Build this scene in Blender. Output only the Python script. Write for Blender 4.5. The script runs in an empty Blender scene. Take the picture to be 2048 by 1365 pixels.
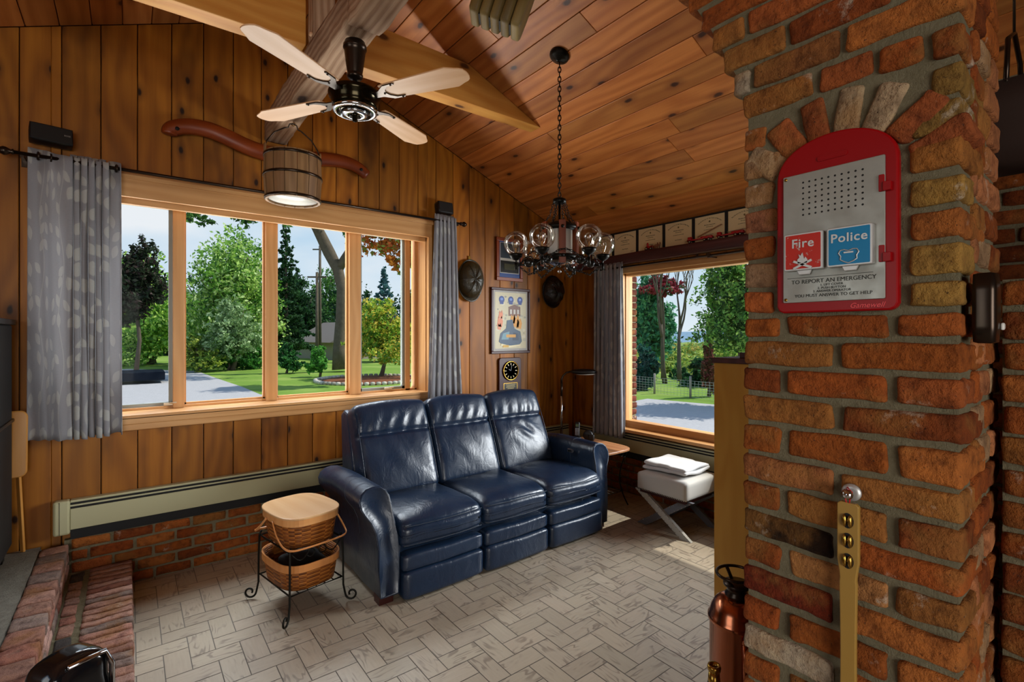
import bpy, math, random
import numpy as np
from mathutils import Matrix, Vector
PI = math.pi
R = math.radians
random.seed(7)
C = bpy.context.scene.collection
SC = bpy.context.scene

# ---------------------------------------------------------------- camera, sky, sun, lamps, exposure
cd = bpy.data.cameras.new('camera'); cam = bpy.data.objects.new('camera', cd); C.objects.link(cam)
cam.location = (0, 0, 1.55)
cam.rotation_euler = (PI / 2, 0, -math.atan2(.6129, .7902))
cd.lens = 987 / 2048 * 36; cd.sensor_width = 36; cd.shift_y = -13.5 / 2048
cd.clip_start = .02; cd.clip_end = 3000
SC.camera = cam
SC.view_settings.view_transform = 'Standard'
SC.view_settings.look = 'None'
SC.view_settings.exposure = 0.0
SC.view_settings.gamma = 1.0
SC.cycles.use_denoising = True
SC.cycles.max_bounces = 8
SC.cycles.transparent_max_bounces = 16
SC.cycles.sample_clamp_indirect = 6
SC.cycles.caustics_reflective = False
SC.cycles.caustics_refractive = False

W = bpy.data.worlds.new('sky'); SC.world = W; W.use_nodes = True
nt = W.node_tree; nt.nodes.clear()
o_ = nt.nodes.new('ShaderNodeOutputWorld'); bg = nt.nodes.new('ShaderNodeBackground')
tc = nt.nodes.new('ShaderNodeTexCoord'); sp = nt.nodes.new('ShaderNodeSeparateXYZ')
cr = nt.nodes.new('ShaderNodeValToRGB'); nz = nt.nodes.new('ShaderNodeTexNoise'); mx = nt.nodes.new('ShaderNodeMix')
mx.data_type = 'RGBA'
nt.links.new(tc.outputs['Generated'], sp.inputs[0]); nt.links.new(sp.outputs[2], cr.inputs[0])
cr.color_ramp.elements[0].position = 0.0; cr.color_ramp.elements[0].color = (.80, .88, .95, 1)
cr.color_ramp.elements[1].position = .75; cr.color_ramp.elements[1].color = (.10, .28, .62, 1)
e = cr.color_ramp.elements.new(.22); e.color = (.42, .64, .86, 1)
mp = nt.nodes.new('ShaderNodeMapping'); mp.inputs['Scale'].default_value = (1, 1, 2.2)
nt.links.new(tc.outputs['Generated'], mp.inputs[0]); nt.links.new(mp.outputs[0], nz.inputs[0])
nz.inputs['Scale'].default_value = 1.7; nz.inputs['Detail'].default_value = 5
c2 = nt.nodes.new('ShaderNodeValToRGB'); c2.color_ramp.elements[0].position = .50; c2.color_ramp.elements[1].position = .66
nt.links.new(nz.outputs[0], c2.inputs[0]); nt.links.new(c2.outputs[0], mx.inputs['Factor'])
nt.links.new(cr.outputs[0], mx.inputs['A']); mx.inputs['B'].default_value = (.86, .89, .94, 1)
nt.links.new(mx.outputs['Result'], bg.inputs[0]); bg.inputs[1].default_value = 1.0
nt.links.new(bg.outputs[0], o_.inputs[0])

def lamp(name, kind, loc, energy, color=(1, 1, 1), target=None, size=1, size_y=None, **k):
    d = bpy.data.lights.new(name, kind); d.energy = energy; d.color = color
    if kind == 'AREA':
        d.shape = 'RECTANGLE' if size_y else 'SQUARE'; d.size = size
        if size_y: d.size_y = size_y
    o = bpy.data.objects.new(name, d); C.objects.link(o); o.location = loc
    if target: o.rotation_euler = (Vector(target) - Vector(loc)).to_track_quat('-Z', 'Y').to_euler()
    for a, b in k.items(): setattr(d, a, b)
    return o
# sun: from +X and a little from behind the camera, about 33 degrees up
lamp('sun', 'SUN', (0, 0, 10), 4.4, (1, .94, .84), target=(-1, .30, 10 - 1.35), angle=R(.6))
# fill lamps added outside the windows, out of view, to brighten the room
lamp('drive_low_fill', 'AREA', (1.0, 5.7, .12), 300, (1, .97, .92), target=(1.3, 2.2, 3.2), size=3.4, size_y=1.1)
lamp('drive_high_fill', 'AREA', (1.0, 5.2, 3.5), 330, (.86, .93, 1), target=(1.2, 2.6, .6), size=3.2, size_y=1.2)
lamp('valley_fill', 'AREA', (5.4, .75, 1.75), 250, (.93, .96, 1), target=(2.6, 2.5, .8), size=1.5, size_y=1.5)
# fill lamps added behind and left of the camera to brighten the room
lamp('rear_fill', 'AREA', (-1.0, -3.2, 1.4), 48, (1, .95, .88), target=(1.3, 2.2, .5), size=2.4, size_y=1.9, spread=R(110))
lamp('left_fill', 'AREA', (-2.9, 1.2, 1.7), 13, (1, .95, .88), target=(1.3, 1.4, 1.4), size=1.6, size_y=1.4)

# ---------------------------------------------------------------- mesh builder
def dirm(p0, p1):
    """matrix whose local Z runs from p0 to p1, origin p0"""
    d = Vector(p1) - Vector(p0)
    return Matrix.Translation(Vector(p0)) @ d.to_track_quat('Z', 'Y').to_matrix().to_4x4()
def T(x, y, z): return Matrix.Translation((x, y, z))
def RX(a): return Matrix.Rotation(a, 4, 'X')
def RY(a): return Matrix.Rotation(a, 4, 'Y')
def RZ(a): return Matrix.Rotation(a, 4, 'Z')

_tpl = {}
def cube_grid(nx, ny, nz):
    k = (nx, ny, nz)
    if k in _tpl: return _tpl[k]
    idx = {}; vs = []; fs = []
    def vid(i, j, l):
        q = (i, j, l)
        if q not in idx: idx[q] = len(vs); vs.append((i / nx * 2 - 1, j / ny * 2 - 1, l / nz * 2 - 1))
        return idx[q]
    for i in range(nx):
        for j in range(ny):
            fs.append((vid(i, j, 0), vid(i, j + 1, 0), vid(i + 1, j + 1, 0), vid(i + 1, j, 0)))
            fs.append((vid(i, j, nz), vid(i + 1, j, nz), vid(i + 1, j + 1, nz), vid(i, j + 1, nz)))
    for i in range(nx):
        for l in range(nz):
            fs.append((vid(i, 0, l), vid(i + 1, 0, l), vid(i + 1, 0, l + 1), vid(i, 0, l + 1)))
            fs.append((vid(i, ny, l), vid(i, ny, l + 1), vid(i + 1, ny, l + 1), vid(i + 1, ny, l)))
    for j in range(ny):
        for l in range(nz):
            fs.append((vid(0, j, l), vid(0, j, l + 1), vid(0, j + 1, l + 1), vid(0, j + 1, l)))
            fs.append((vid(nx, j, l), vid(nx, j + 1, l), vid(nx, j + 1, l + 1), vid(nx, j, l + 1)))
    _tpl[k] = (np.array(vs), fs)
    return _tpl[k]

def vnoise(p, s, seed=0):
    """cheap smooth vector noise for an (n,3) array"""
    q = p * s + seed * 1.7
    a = np.sin(q[:, 0] * 1.3 + 2.1 * np.sin(q[:, 1] * .9 + seed) + q[:, 2] * .7)
    b = np.sin(q[:, 1] * 1.7 + 1.9 * np.sin(q[:, 2] * 1.1 + seed * 2) + q[:, 0] * .6)
    c = np.sin(q[:, 2] * 1.5 + 2.3 * np.sin(q[:, 0] * .8 + seed * 3) + q[:, 1] * .5)
    return np.stack([a + .5 * b, b + .5 * c, c + .5 * a], 1) / 1.5

class MB:
    def __init__(s):
        s.v = []; s.n = 0; s.f = []; s.c = []; s.uv = []; s.mi = []; s.sm = []
        s.M = Matrix.Identity(4); s.col = (1, 1, 1); s.mat = 0
    def add(s, vs, fs, col=None, uv=None, mat=None, smooth=False, axis=None):
        """uv: list per face of per-corner (u,v); otherwise planar in metres with v along `axis`"""
        vs = np.asarray(vs, float).reshape(-1, 3)
        col = s.col if col is None else col
        loc = vs
        if s.M != Matrix.Identity(4):
            m = np.array(s.M); vs = vs @ m[:3, :3].T + m[:3, 3]
        s.v.append(vs)
        if isinstance(col, np.ndarray): s.c.append(col)
        else: s.c.append(np.tile(np.array(col, float)[:3], (len(vs), 1)))
        if uv is None:
            ax = axis if axis is not None else int(np.argmax(loc.max(0) - loc.min(0)))
            off = (random.random() * 40, random.random() * 40)
            for f in fs:
                p = loc[list(f)]
                nrm = np.cross(p[1] - p[0], p[2] - p[1]); k = int(np.argmax(np.abs(nrm)))
                o = [a for a in (0, 1, 2) if a != k]
                if ax in o: va = ax; ua = o[0] if o[1] == ax else o[1]
                else: ua, va = o
                s.uv.extend([(q[ua] + off[0], q[va] + off[1]) for q in p])
        else:
            for u in uv: s.uv.extend(u)
        n = s.n
        s.f.extend([tuple(i + n for i in f) for f in fs]); s.n += len(vs)
        s.mi.extend([s.mat if mat is None else mat] * len(fs)); s.sm.extend([smooth] * len(fs))
        return s
    def box(s, x0, x1, y0, y1, z0, z1, **k):
        vs = [(x0, y0, z0), (x1, y0, z0), (x1, y1, z0), (x0, y1, z0), (x0, y0, z1), (x1, y0, z1), (x1, y1, z1), (x0, y1, z1)]
        fs = [(0, 3, 2, 1), (4, 5, 6, 7), (0, 1, 5, 4), (1, 2, 6, 5), (2, 3, 7, 6), (3, 0, 4, 7)]
        return s.add(vs, fs, **k)
    def rbox(s, c, d, r, n=(4, 4, 4), fn=None, smooth=True, **k):
        """rounded box, c centre, d full size, r radius, fn(array)->array"""
        t, fs = cube_grid(*n)
        d = np.array(d, float); h = d / 2; r = min(r, h.min() * .999)
        # push grid lines towards the edges so the rounding has vertices
        p = t * h; inner = np.clip(p, -(h - r), h - r); q = p - inner
        # cells inside the flat part only
        L = np.linalg.norm(q, axis=1, keepdims=True)
        on = L[:, 0] > 1e-9
        q[on] = q[on] / L[on] * r
        p = inner + q
        if fn is not None: p = fn(p)
        return s.add(p + np.array(c), fs, smooth=smooth, **k)
    def prism(s, poly, z0, z1, **k):
        """poly in local XY extruded z0..z1"""
        n = len(poly)
        a = sum(poly[i][0] * poly[(i + 1) % n][1] - poly[(i + 1) % n][0] * poly[i][1] for i in range(n))
        if a < 0: poly = poly[::-1]
        vs = [(x, y, z0) for x, y in poly] + [(x, y, z1) for x, y in poly]
        fs = [tuple(range(n - 1, -1, -1)), tuple(range(n, 2 * n))]
        fs += [(i, (i + 1) % n, n + (i + 1) % n, n + i) for i in range(n)]
        return s.add(vs, fs, **k)
    def lathe(s, prof, n=24, smooth=True, a0=0, a1=2 * PI, ring=False, open_=False, **k):
        """prof [(r,z)] about local Z"""
        full = abs(a1 - a0 - 2 * PI) < 1e-6
        m = n if full else n + 1
        vs = []
        for r, z in prof:
            for i in range(m):
                a = a0 + (a1 - a0) * i / n; vs.append((r * math.cos(a), r * math.sin(a), z))
        fs = []
        for j in range(len(prof) - 1):
            for i in range(n):
                i2 = (i + 1) % m
                fs.append((j * m + i, j * m + i2, (j + 1) * m + i2, (j + 1) * m + i))
        if ring:
            L = len(prof) - 1
            for i in range(n): fs.append((L * m + i, L * m + (i + 1) % m, (i + 1) % m, i))
        if full and not ring and not open_:
            if prof[0][0] > 1e-5: fs.append(tuple(range(m - 1, -1, -1)))
            if prof[-1][0] > 1e-5: fs.append(tuple((len(prof) - 1) * m + i for i in range(m)))
        return s.add(vs, fs, smooth=smooth, **k)
    def tube(s, pts, r, n=8, closed=False, smooth=True, flat=None, **k):
        """swept tube; r number or list; flat=(a,b) gives an elliptic section"""
        P = [Vector(p) for p in pts]; m = len(P)
        rs = r if isinstance(r, (list, tuple)) else [r] * m
        tg = []
        for i in range(m):
            if closed: d = P[(i + 1) % m] - P[i - 1]
            else: d = P[min(i + 1, m - 1)] - P[max(i - 1, 0)]
            tg.append(d.normalized() if d.length > 1e-9 else Vector((0, 0, 1)))
        up = Vector((0, 0, 1)) if abs(tg[0].z) < .95 else Vector((1, 0, 0))
        x = tg[0].cross(up).normalized()
        vs = []; fa, fb = flat or (1, 1)
        for i in range(m):
            x = (x - tg[i] * x.dot(tg[i]))
            x = x.normalized() if x.length > 1e-6 else tg[i].orthogonal().normalized()
            y = tg[i].cross(x)
            for j in range(n):
                a = 2 * PI * j / n
                vs.append(tuple(P[i] + (x * math.cos(a) * fa + y * math.sin(a) * fb) * rs[i]))
        fs = []; M_ = m if closed else m - 1
        for i in range(M_):
            for j in range(n):
                a = i * n + j; b = i * n + (j + 1) % n; c = ((i + 1) % m) * n + (j + 1) % n; d = ((i + 1) % m) * n + j
                fs.append((a, b, c, d))
        if not closed: fs += [tuple(range(n - 1, -1, -1)), tuple((m - 1) * n + j for j in range(n))]
        return s.add(vs, fs, smooth=smooth, **k)
    def bar(s, p0, p1, w, h, up=(0, 0, 1), **k):
        """rectangular bar between two points"""
        p0 = Vector(p0); p1 = Vector(p1); d = p1 - p0; L = d.length; d.normalize()
        u = Vector(up); x = d.cross(u)
        if x.length < 1e-5: x = d.orthogonal()
        x.normalize(); u = x.cross(d)
        m = s.M.copy()
        s.M = m @ Matrix(((x[0], u[0], d[0], p0[0]), (x[1], u[1], d[1], p0[1]), (x[2], u[2], d[2], p0[2]), (0, 0, 0, 1)))
        s.box(-w / 2, w / 2, -h / 2, h / 2, 0, L, axis=2, **k); s.M = m
        return s
    def sphere(s, c, r, n=16, m=10, **k):
        if not isinstance(r, (list, tuple)): r = (r, r, r)
        vs = [(c[0], c[1], c[2] - r[2])]
        for j in range(1, m):
            t = PI * j / m
            for i in range(n):
                a = 2 * PI * i / n
                vs.append((c[0] + r[0] * math.sin(t) * math.cos(a), c[1] + r[1] * math.sin(t) * math.sin(a), c[2] - r[2] * math.cos(t)))
        vs.append((c[0], c[1], c[2] + r[2])); L = len(vs) - 1
        fs = [(0, 1 + (i + 1) % n, 1 + i) for i in range(n)]
        for j in range(m - 2):
            b = 1 + j * n
            fs += [(b + i, b + (i + 1) % n, b + n + (i + 1) % n, b + n + i) for i in range(n)]
        b = 1 + (m - 2) * n
        fs += [(b + i, b + (i + 1) % n, L) for i in range(n)]
        k.setdefault('smooth', True)
        return s.add(vs, fs, **k)
    def grid(s, fn, nu, nv, uvs=(1, 1), smooth=True, cfn=None, **k):
        vs = [fn(i / nu, j / nv) for j in range(nv + 1) for i in range(nu + 1)]
        fs = []; uv = []
        for j in range(nv):
            for i in range(nu):
                a = j * (nu + 1) + i
                fs.append((a, a + 1, a + nu + 2, a + nu + 1))
                uv.append([(i / nu * uvs[0], j / nv * uvs[1]), ((i + 1) / nu * uvs[0], j / nv * uvs[1]),
                           ((i + 1) / nu * uvs[0], (j + 1) / nv * uvs[1]), (i / nu * uvs[0], (j + 1) / nv * uvs[1])])
        return s.add(vs, fs, uv=uv, smooth=smooth, **k)
    def build(s, name, mats, parent=None, bevel=None):
        me = bpy.data.meshes.new(name)
        v = np.concatenate(s.v)
        me.from_pydata(v.tolist(), [], s.f)
        if not isinstance(mats, (list, tuple)): mats = [mats]
        for m in mats: me.materials.append(m)
        if len(mats) > 1: me.polygons.foreach_set('material_index', s.mi)
        me.polygons.foreach_set('use_smooth', s.sm)
        uvl = me.uv_layers.new(name='UVMap'); uvl.data.foreach_set('uv', np.array(s.uv, dtype=np.float32).ravel())
        ca = me.color_attributes.new('tint', 'FLOAT_COLOR', 'POINT')
        c = np.ones((len(v), 4), dtype=np.float32); c[:, :3] = np.concatenate(s.c); ca.data.foreach_set('color', c.ravel())
        me.update()
        o = bpy.data.objects.new(name, me); C.objects.link(o)
        if parent: o.parent = parent
        if bevel:
            b = o.modifiers.new('edge', 'BEVEL'); b.width = bevel; b.segments = 2; b.limit_method = 'ANGLE'; b.angle_limit = R(35)
        return o

def tag(o, label, cat=None, group=None):
    o['label'] = label
    if cat: o['category'] = cat
    if group: o['group'] = group
    return o
def structure(o): o['kind'] = 'structure'; return o
def thing(name, label, cat, loc=(0, 0, 0), rz=0, group=None):
    o = bpy.data.objects.new(name, None); C.objects.link(o); o.empty_display_size = .05
    o.location = loc; o.rotation_euler = (0, 0, rz)
    return tag(o, label, cat, group)
def dup(root, loc, rz=None, label=None, scale=None):
    r = root.copy(); C.objects.link(r); r.location = loc
    if rz is not None: r.rotation_euler = (0, 0, rz)
    if label: r['label'] = label
    if scale: r.scale = scale
    for ch in list(root.children):
        c = ch.copy(); C.objects.link(c); c.parent = r
        for g in list(ch.children):
            d = g.copy(); C.objects.link(d); d.parent = c
    return r

def txt(s, size, mat, parent, M, name='lettering', ext=.0008, align='CENTER', bold=0, spacing=1):
    cu = bpy.data.curves.new(name, 'FONT'); cu.body = s; cu.size = size; cu.extrude = ext; cu.align_x = align; cu.align_y = 'CENTER'
    cu.offset = bold; cu.space_character = spacing; cu.resolution_u = 3
    t = bpy.data.objects.new(name, cu); C.objects.link(t)
    bpy.context.view_layer.update()
    me = bpy.data.meshes.new_from_object(t.evaluated_get(bpy.context.evaluated_depsgraph_get()))
    bpy.data.objects.remove(t); bpy.data.curves.remove(cu)
    me.transform(M); me.materials.clear(); me.materials.append(mat)
    o = bpy.data.objects.new(name, me); C.objects.link(o)
    if parent: o.parent = parent
    return o
def join_text(items, mat, parent, name):
    """items: list of (string,size,Matrix,align) -> one mesh"""
    vs = []; fs = []; n = 0
    for s_, size, M, al in items:
        o = txt(s_, size, mat, None, M, align=al)
        me = o.data
        vs += [tuple(v.co) for v in me.vertices]; fs += [tuple(i + n for i in p.vertices) for p in me.polygons]; n = len(vs)
        bpy.data.objects.remove(o)
    me = bpy.data.meshes.new(name); me.from_pydata(vs, [], fs); me.materials.append(mat)
    o = bpy.data.objects.new(name, me); C.objects.link(o)
    if parent: o.parent = parent
    return o

# ---------------------------------------------------------------- materials
class NM:
    def __init__(s, name, rough=.5, metal=0, spec=.5):
        s.m = bpy.data.materials.new(name); s.m.use_nodes = True; s.t = s.m.node_tree; s.N = s.t.nodes
        s.b = s.N['Principled BSDF']; s.b.inputs['Roughness'].default_value = rough; s.b.inputs['Metallic'].default_value = metal
        s.b.inputs['Specular IOR Level'].default_value = spec
    def n(s, typ, **k):
        q = s.N.new('ShaderNode' + typ)
        for a, b in k.items():
            if a.startswith('i_'): q.inputs[a[2:].replace('_', ' ')].default_value = b
            else: setattr(q, a, b)
        return q
    def l(s, a, b): s.t.links.new(a, b)
    def math(s, op, a, b=None, c=None, clamp=False):
        q = s.N.new('ShaderNodeMath'); q.operation = op; q.use_clamp = clamp
        for i, x in enumerate((a, b, c)):
            if x is None: continue
            if isinstance(x, (int, float)): q.inputs[i].default_value = x
            else: s.l(x, q.inputs[i])
        return q.outputs[0]
    def mix(s, f, a, b, blend='MIX'):
        q = s.N.new('ShaderNodeMix'); q.data_type = 'RGBA'; q.blend_type = blend
        for nm, x in (('Factor', f), ('A', a), ('B', b)):
            i = q.inputs[nm] if nm == 'Factor' else [z for z in q.inputs if z.name == nm and z.type == 'RGBA'][0]
            if isinstance(x, (int, float)): i.default_value = x
            elif isinstance(x, tuple): i.default_value = (*x[:3], 1)
            else: s.l(x, i)
        return [z for z in q.outputs if z.type == 'RGBA'][0]
    def ramp(s, fac, stops):
        q = s.N.new('ShaderNodeValToRGB'); e = q.color_ramp.elements
        e[0].position, e[0].color = stops[0][0], (*stops[0][1], 1)
        e[1].position, e[1].color = stops[-1][0], (*stops[-1][1], 1)
        for p, c in stops[1:-1]: x = e.new(p); x.color = (*c, 1)
        s.l(fac, q.inputs[0]); return q.outputs[0]
    def step(s, x, a, b):
        q = s.N.new('ShaderNodeMapRange'); q.interpolation_type = 'SMOOTHSTEP'; s.l(x, q.inputs[0])
        q.inputs[1].default_value = a; q.inputs[2].default_value = b; return q.outputs[0]
    def tint(s): return s.n('Attribute', attribute_name='tint').outputs['Color']
    def color(s, x):
        if isinstance(x, tuple): s.b.inputs['Base Color'].default_value = (*x[:3], 1)
        else: s.l(x, s.b.inputs['Base Color'])
    def bump(s, h, strength=.3, dist=.01):
        q = s.n('Bump'); q.inputs['Strength'].default_value = strength; q.inputs['Distance'].default_value = dist
        s.l(h, q.inputs['Height']); s.l(q.outputs[0], s.b.inputs['Normal'])
    def noise(s, vec, scale, detail=3, rough=.5, dist=0, color=False):
        q = s.n('TexNoise'); q.inputs['Scale'].default_value = scale; q.inputs['Detail'].default_value = detail
        q.inputs['Roughness'].default_value = rough; q.inputs['Distortion'].default_value = dist
        if vec is not None: s.l(vec, q.inputs['Vector'])
        return q.outputs['Color' if color else 'Fac']
    def vec(s, x, y, z=0):
        q = s.N.new('ShaderNodeCombineXYZ')
        for i, a in enumerate((x, y, z)):
            if isinstance(a, (int, float)): q.inputs[i].default_value = a
            else: s.l(a, q.inputs[i])
        return q.outputs[0]
    def uv(s):
        q = s.n('UVMap', uv_map='UVMap'); p = s.n('SeparateXYZ'); s.l(q.outputs[0], p.inputs[0]); return p.outputs[0], p.outputs[1], q.outputs[0]
    def obj(s): return s.n('TexCoord').outputs['Object']

def hexc(h):
    h = h.lstrip('#'); c = [int(h[i:i + 2], 16) / 255 for i in (0, 2, 4)]
    return tuple(x / 12.92 if x <= .04045 else ((x + .055) / 1.055) ** 2.4 for x in c)
def flat(name, col, rough=.5, metal=0, spec=.5, **k):
    m = NM(name, rough, metal, spec); m.color(hexc(col) if isinstance(col, str) else col)
    for a, b in k.items(): m.b.inputs[a.replace('_', ' ')].default_value = b
    return m.m
def vcol(name, rough=.5, metal=0, spec=.5, bump=None, var=0):
    m = NM(name, rough, metal, spec); c = m.tint()
    if var:
        c = m.mix(var, c, m.ramp(m.noise(m.obj(), 9, 4), [(.3, (.35, .35, .35)), (.7, (1.4, 1.4, 1.4))]), 'MULTIPLY')
    m.color(c)
    if bump: m.bump(m.noise(m.obj(), bump[0], 3), bump[1], .01)
    return m.m
def wood(name, a, b, dark, knots=0, rough=.45, fine=1.0, fig=1.0, blot=.25, bump=.12, spec=.4):
    """grain runs along V; a/b light and dark early/late wood, dark = knots and stains"""
    m = NM(name, rough, 0, spec); u, v, uv = m.uv()
    low = m.noise(m.vec(m.math('MULTIPLY', u, 2.2), m.math('MULTIPLY', v, .55)), 1.0 * fig, 2)
    wv = m.math('SINE', m.math('ADD', m.math('MULTIPLY', u, 70 * fine), m.math('MULTIPLY', low, 42)))
    wv = m.math('MULTIPLY_ADD', wv, .5, .5)
    fib = m.noise(m.vec(m.math('MULTIPLY', u, 60 * fine), m.math('MULTIPLY', v, 2.2)), 1.0, 3, .6)
    g = m.math('MULTIPLY_ADD', wv, .45, m.math('MULTIPLY', fib, .62), clamp=True)
    col = m.mix(g, tuple(a), tuple(b))
    bl = m.noise(m.vec(m.math('MULTIPLY', u, 3), m.math('MULTIPLY', v, 1.1)), 1.3, 3)
    col = m.mix(m.math('MULTIPLY', m.step(bl, .5, .8), blot), col, tuple(dark))
    h = g
    if knots:
        q = m.n('TexVoronoi', voronoi_dimensions='2D', feature='F1'); q.inputs['Scale'].default_value = 1
        wob = m.noise(uv, 9, 2)
        m.l(m.vec(m.math('ADD', m.math('MULTIPLY', u, 4.5 * knots), m.math('MULTIPLY', wob, .1)),
                  m.math('ADD', m.math('MULTIPLY', v, 2.3 * knots), m.math('MULTIPLY', wob, .06))), q.inputs['Vector'])
        pk = m.math('GREATER_THAN', m.n('SeparateColor').outputs[0], .45)
        sc = pk.node.inputs[0].links[0].from_node; m.l(q.outputs['Color'], sc.inputs[0])
        k = m.math('MULTIPLY', m.math('SUBTRACT', 1, m.step(q.outputs['Distance'], .035, .085)), pk)
        halo = m.math('MULTIPLY', m.math('SUBTRACT', 1, m.step(q.outputs['Distance'], .06, .22)), m.math('MULTIPLY', pk, .45))
        col = m.mix(halo, col, tuple(dark)); col = m.mix(k, col, tuple(x * .35 for x in dark))
    m.color(m.mix(1.0, col, m.tint(), 'MULTIPLY'))
    m.bump(h, bump, .004)
    return m.m
def brickmat(name, pale=.25):
    m = NM(name, .9, 0, .2); o = m.obj(); c = m.tint()
    n1 = m.noise(o, 26, 5, .65); c = m.mix(1, c, m.ramp(n1, [(.30, (.45, .40, .38)), (.5, (.95, .92, .9)), (.75, (1.3, 1.25, 1.1))]), 'MULTIPLY')
    n4 = m.noise(o, 6, 4, .6); c = m.mix(m.math('MULTIPLY', m.step(n4, .5, .68), .55), c, hexc('8f6230'))
    n2 = m.noise(o, 11, 6, .7); c = m.mix(m.math('MULTIPLY', m.step(n2, .60, .74), pale), c, hexc('b9ac98'))
    n3 = m.noise(o, 170, 2); c = m.mix(m.math('MULTIPLY', m.step(n3, .66, .72), .7), c, (.03, .015, .01))
    m.color(c); m.bump(m.math('ADD', m.noise(o, 60, 5, .7), m.math('MULTIPLY', n1, .8)), 1.0, .010)
    return m.m
M = {}
M['pine'] = wood('stained_pine', hexc('ac6c1c'), hexc('80490d'), hexc('3e1d06'), knots=1.1, rough=.5, blot=.85, spec=.3)
M['cedar'] = wood('ceiling_boards', hexc('cd8442'), hexc('a25a24'), hexc('6b3313'), knots=.9, rough=.5, blot=.5)
M['fir'] = wood('window_fir', hexc('cf9f68'), hexc('ba8650'), hexc('946234'), rough=.4, blot=.2, fine=1.4)
M['tie'] = wood('tie_beam_pine', hexc('d19a4c'), hexc('b9792f'), hexc('8a4f1c'), knots=.7, rough=.5, blot=.35)
M['rough'] = wood('hewn_timber', hexc('b89a7c'), hexc('7c583c'), hexc('4a2c1a'), knots=.5, rough=.85, blot=.7, bump=1.6, fine=2.6, fig=.5)
M['darkbeam'] = wood('dark_timber', hexc('5a2f2c'), hexc('38191a'), hexc('1c0c0c'), rough=.6, blot=.5, bump=.8)
M['yoke'] = wood('yoke_wood', hexc('8c3f17'), hexc('6a2a0d'), hexc('3a1506'), rough=.35, blot=.6)
M['maple'] = wood('light_maple', hexc('e0b888'), hexc('d3a36f'), hexc('b07c48'), rough=.3, blot=.15, fine=1.2, bump=.03)
M['blade'] = wood('blade_veneer', hexc('d9b189'), hexc('c8986b'), hexc('a5764b'), rough=.4, blot=.2, bump=.05)
M['bucket'] = wood('bucket_staves', hexc('9a7850'), hexc('70502f'), hexc('34200f'), rough=.5, blot=.6, bump=.5)
M['oak'] = wood('table_wood', hexc('b5835a'), hexc('946040'), hexc('6a4022'), rough=.35, blot=.2)
M['panel'] = wood('veneer_panel', hexc('d09e44'), hexc('be8832'), hexc('9a6a24'), rough=.32, blot=.3, fine=.5, fig=2.2, bump=.02)
M['brick'] = brickmat('old_brick', .75)
M['brick2'] = brickmat('hearth_brick', .55)
def mortar(name, a, b):
    m = NM(name, .95, 0, .1); m.color(m.mix(m.noise(m.obj(), 30, 5, .7), hexc(a), hexc(b))); m.bump(m.noise(m.obj(), 120, 6, .75), 1.0, .014); return m.m
M['mortar'] = mortar('mortar', '6c644a', 'a89f82')
M['stone'] = mortar('hearth_stone', '77756b', 'b4b1a3')
M['plaster'] = flat('plain_plaster', '8a6a4a', .9)
def leathermat():
    m = NM('navy_leather', .3, 0, .55); o = m.obj()
    c = m.mix(m.noise(o, 3.2, 4), hexc('0e1b2e'), hexc('182d46')); m.color(c)
    q = m.n('TexVoronoi', voronoi_dimensions='3D', feature='F1'); q.inputs['Scale'].default_value = 260; m.l(o, q.inputs['Vector'])
    mp_ = m.n('Mapping'); mp_.inputs['Scale'].default_value = (9, 7, 6); m.l(o, mp_.inputs[0])
    wr = m.noise(mp_.outputs[0], 1.0, 4, .6, .9)
    h = m.math('ADD', m.math('MULTIPLY', q.outputs['Distance'], .12), m.math('MULTIPLY', wr, 3.2))
    m.bump(h, .22, .008); m.l(m.ramp(m.noise(o, 6, 3), [(.3, (.26,) * 3), (.7, (.40,) * 3)]), m.b.inputs['Roughness'])
    return m.m
M['leather'] = leathermat()
M['stitch'] = flat('grey_piping', '2a3442', .5)
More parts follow.
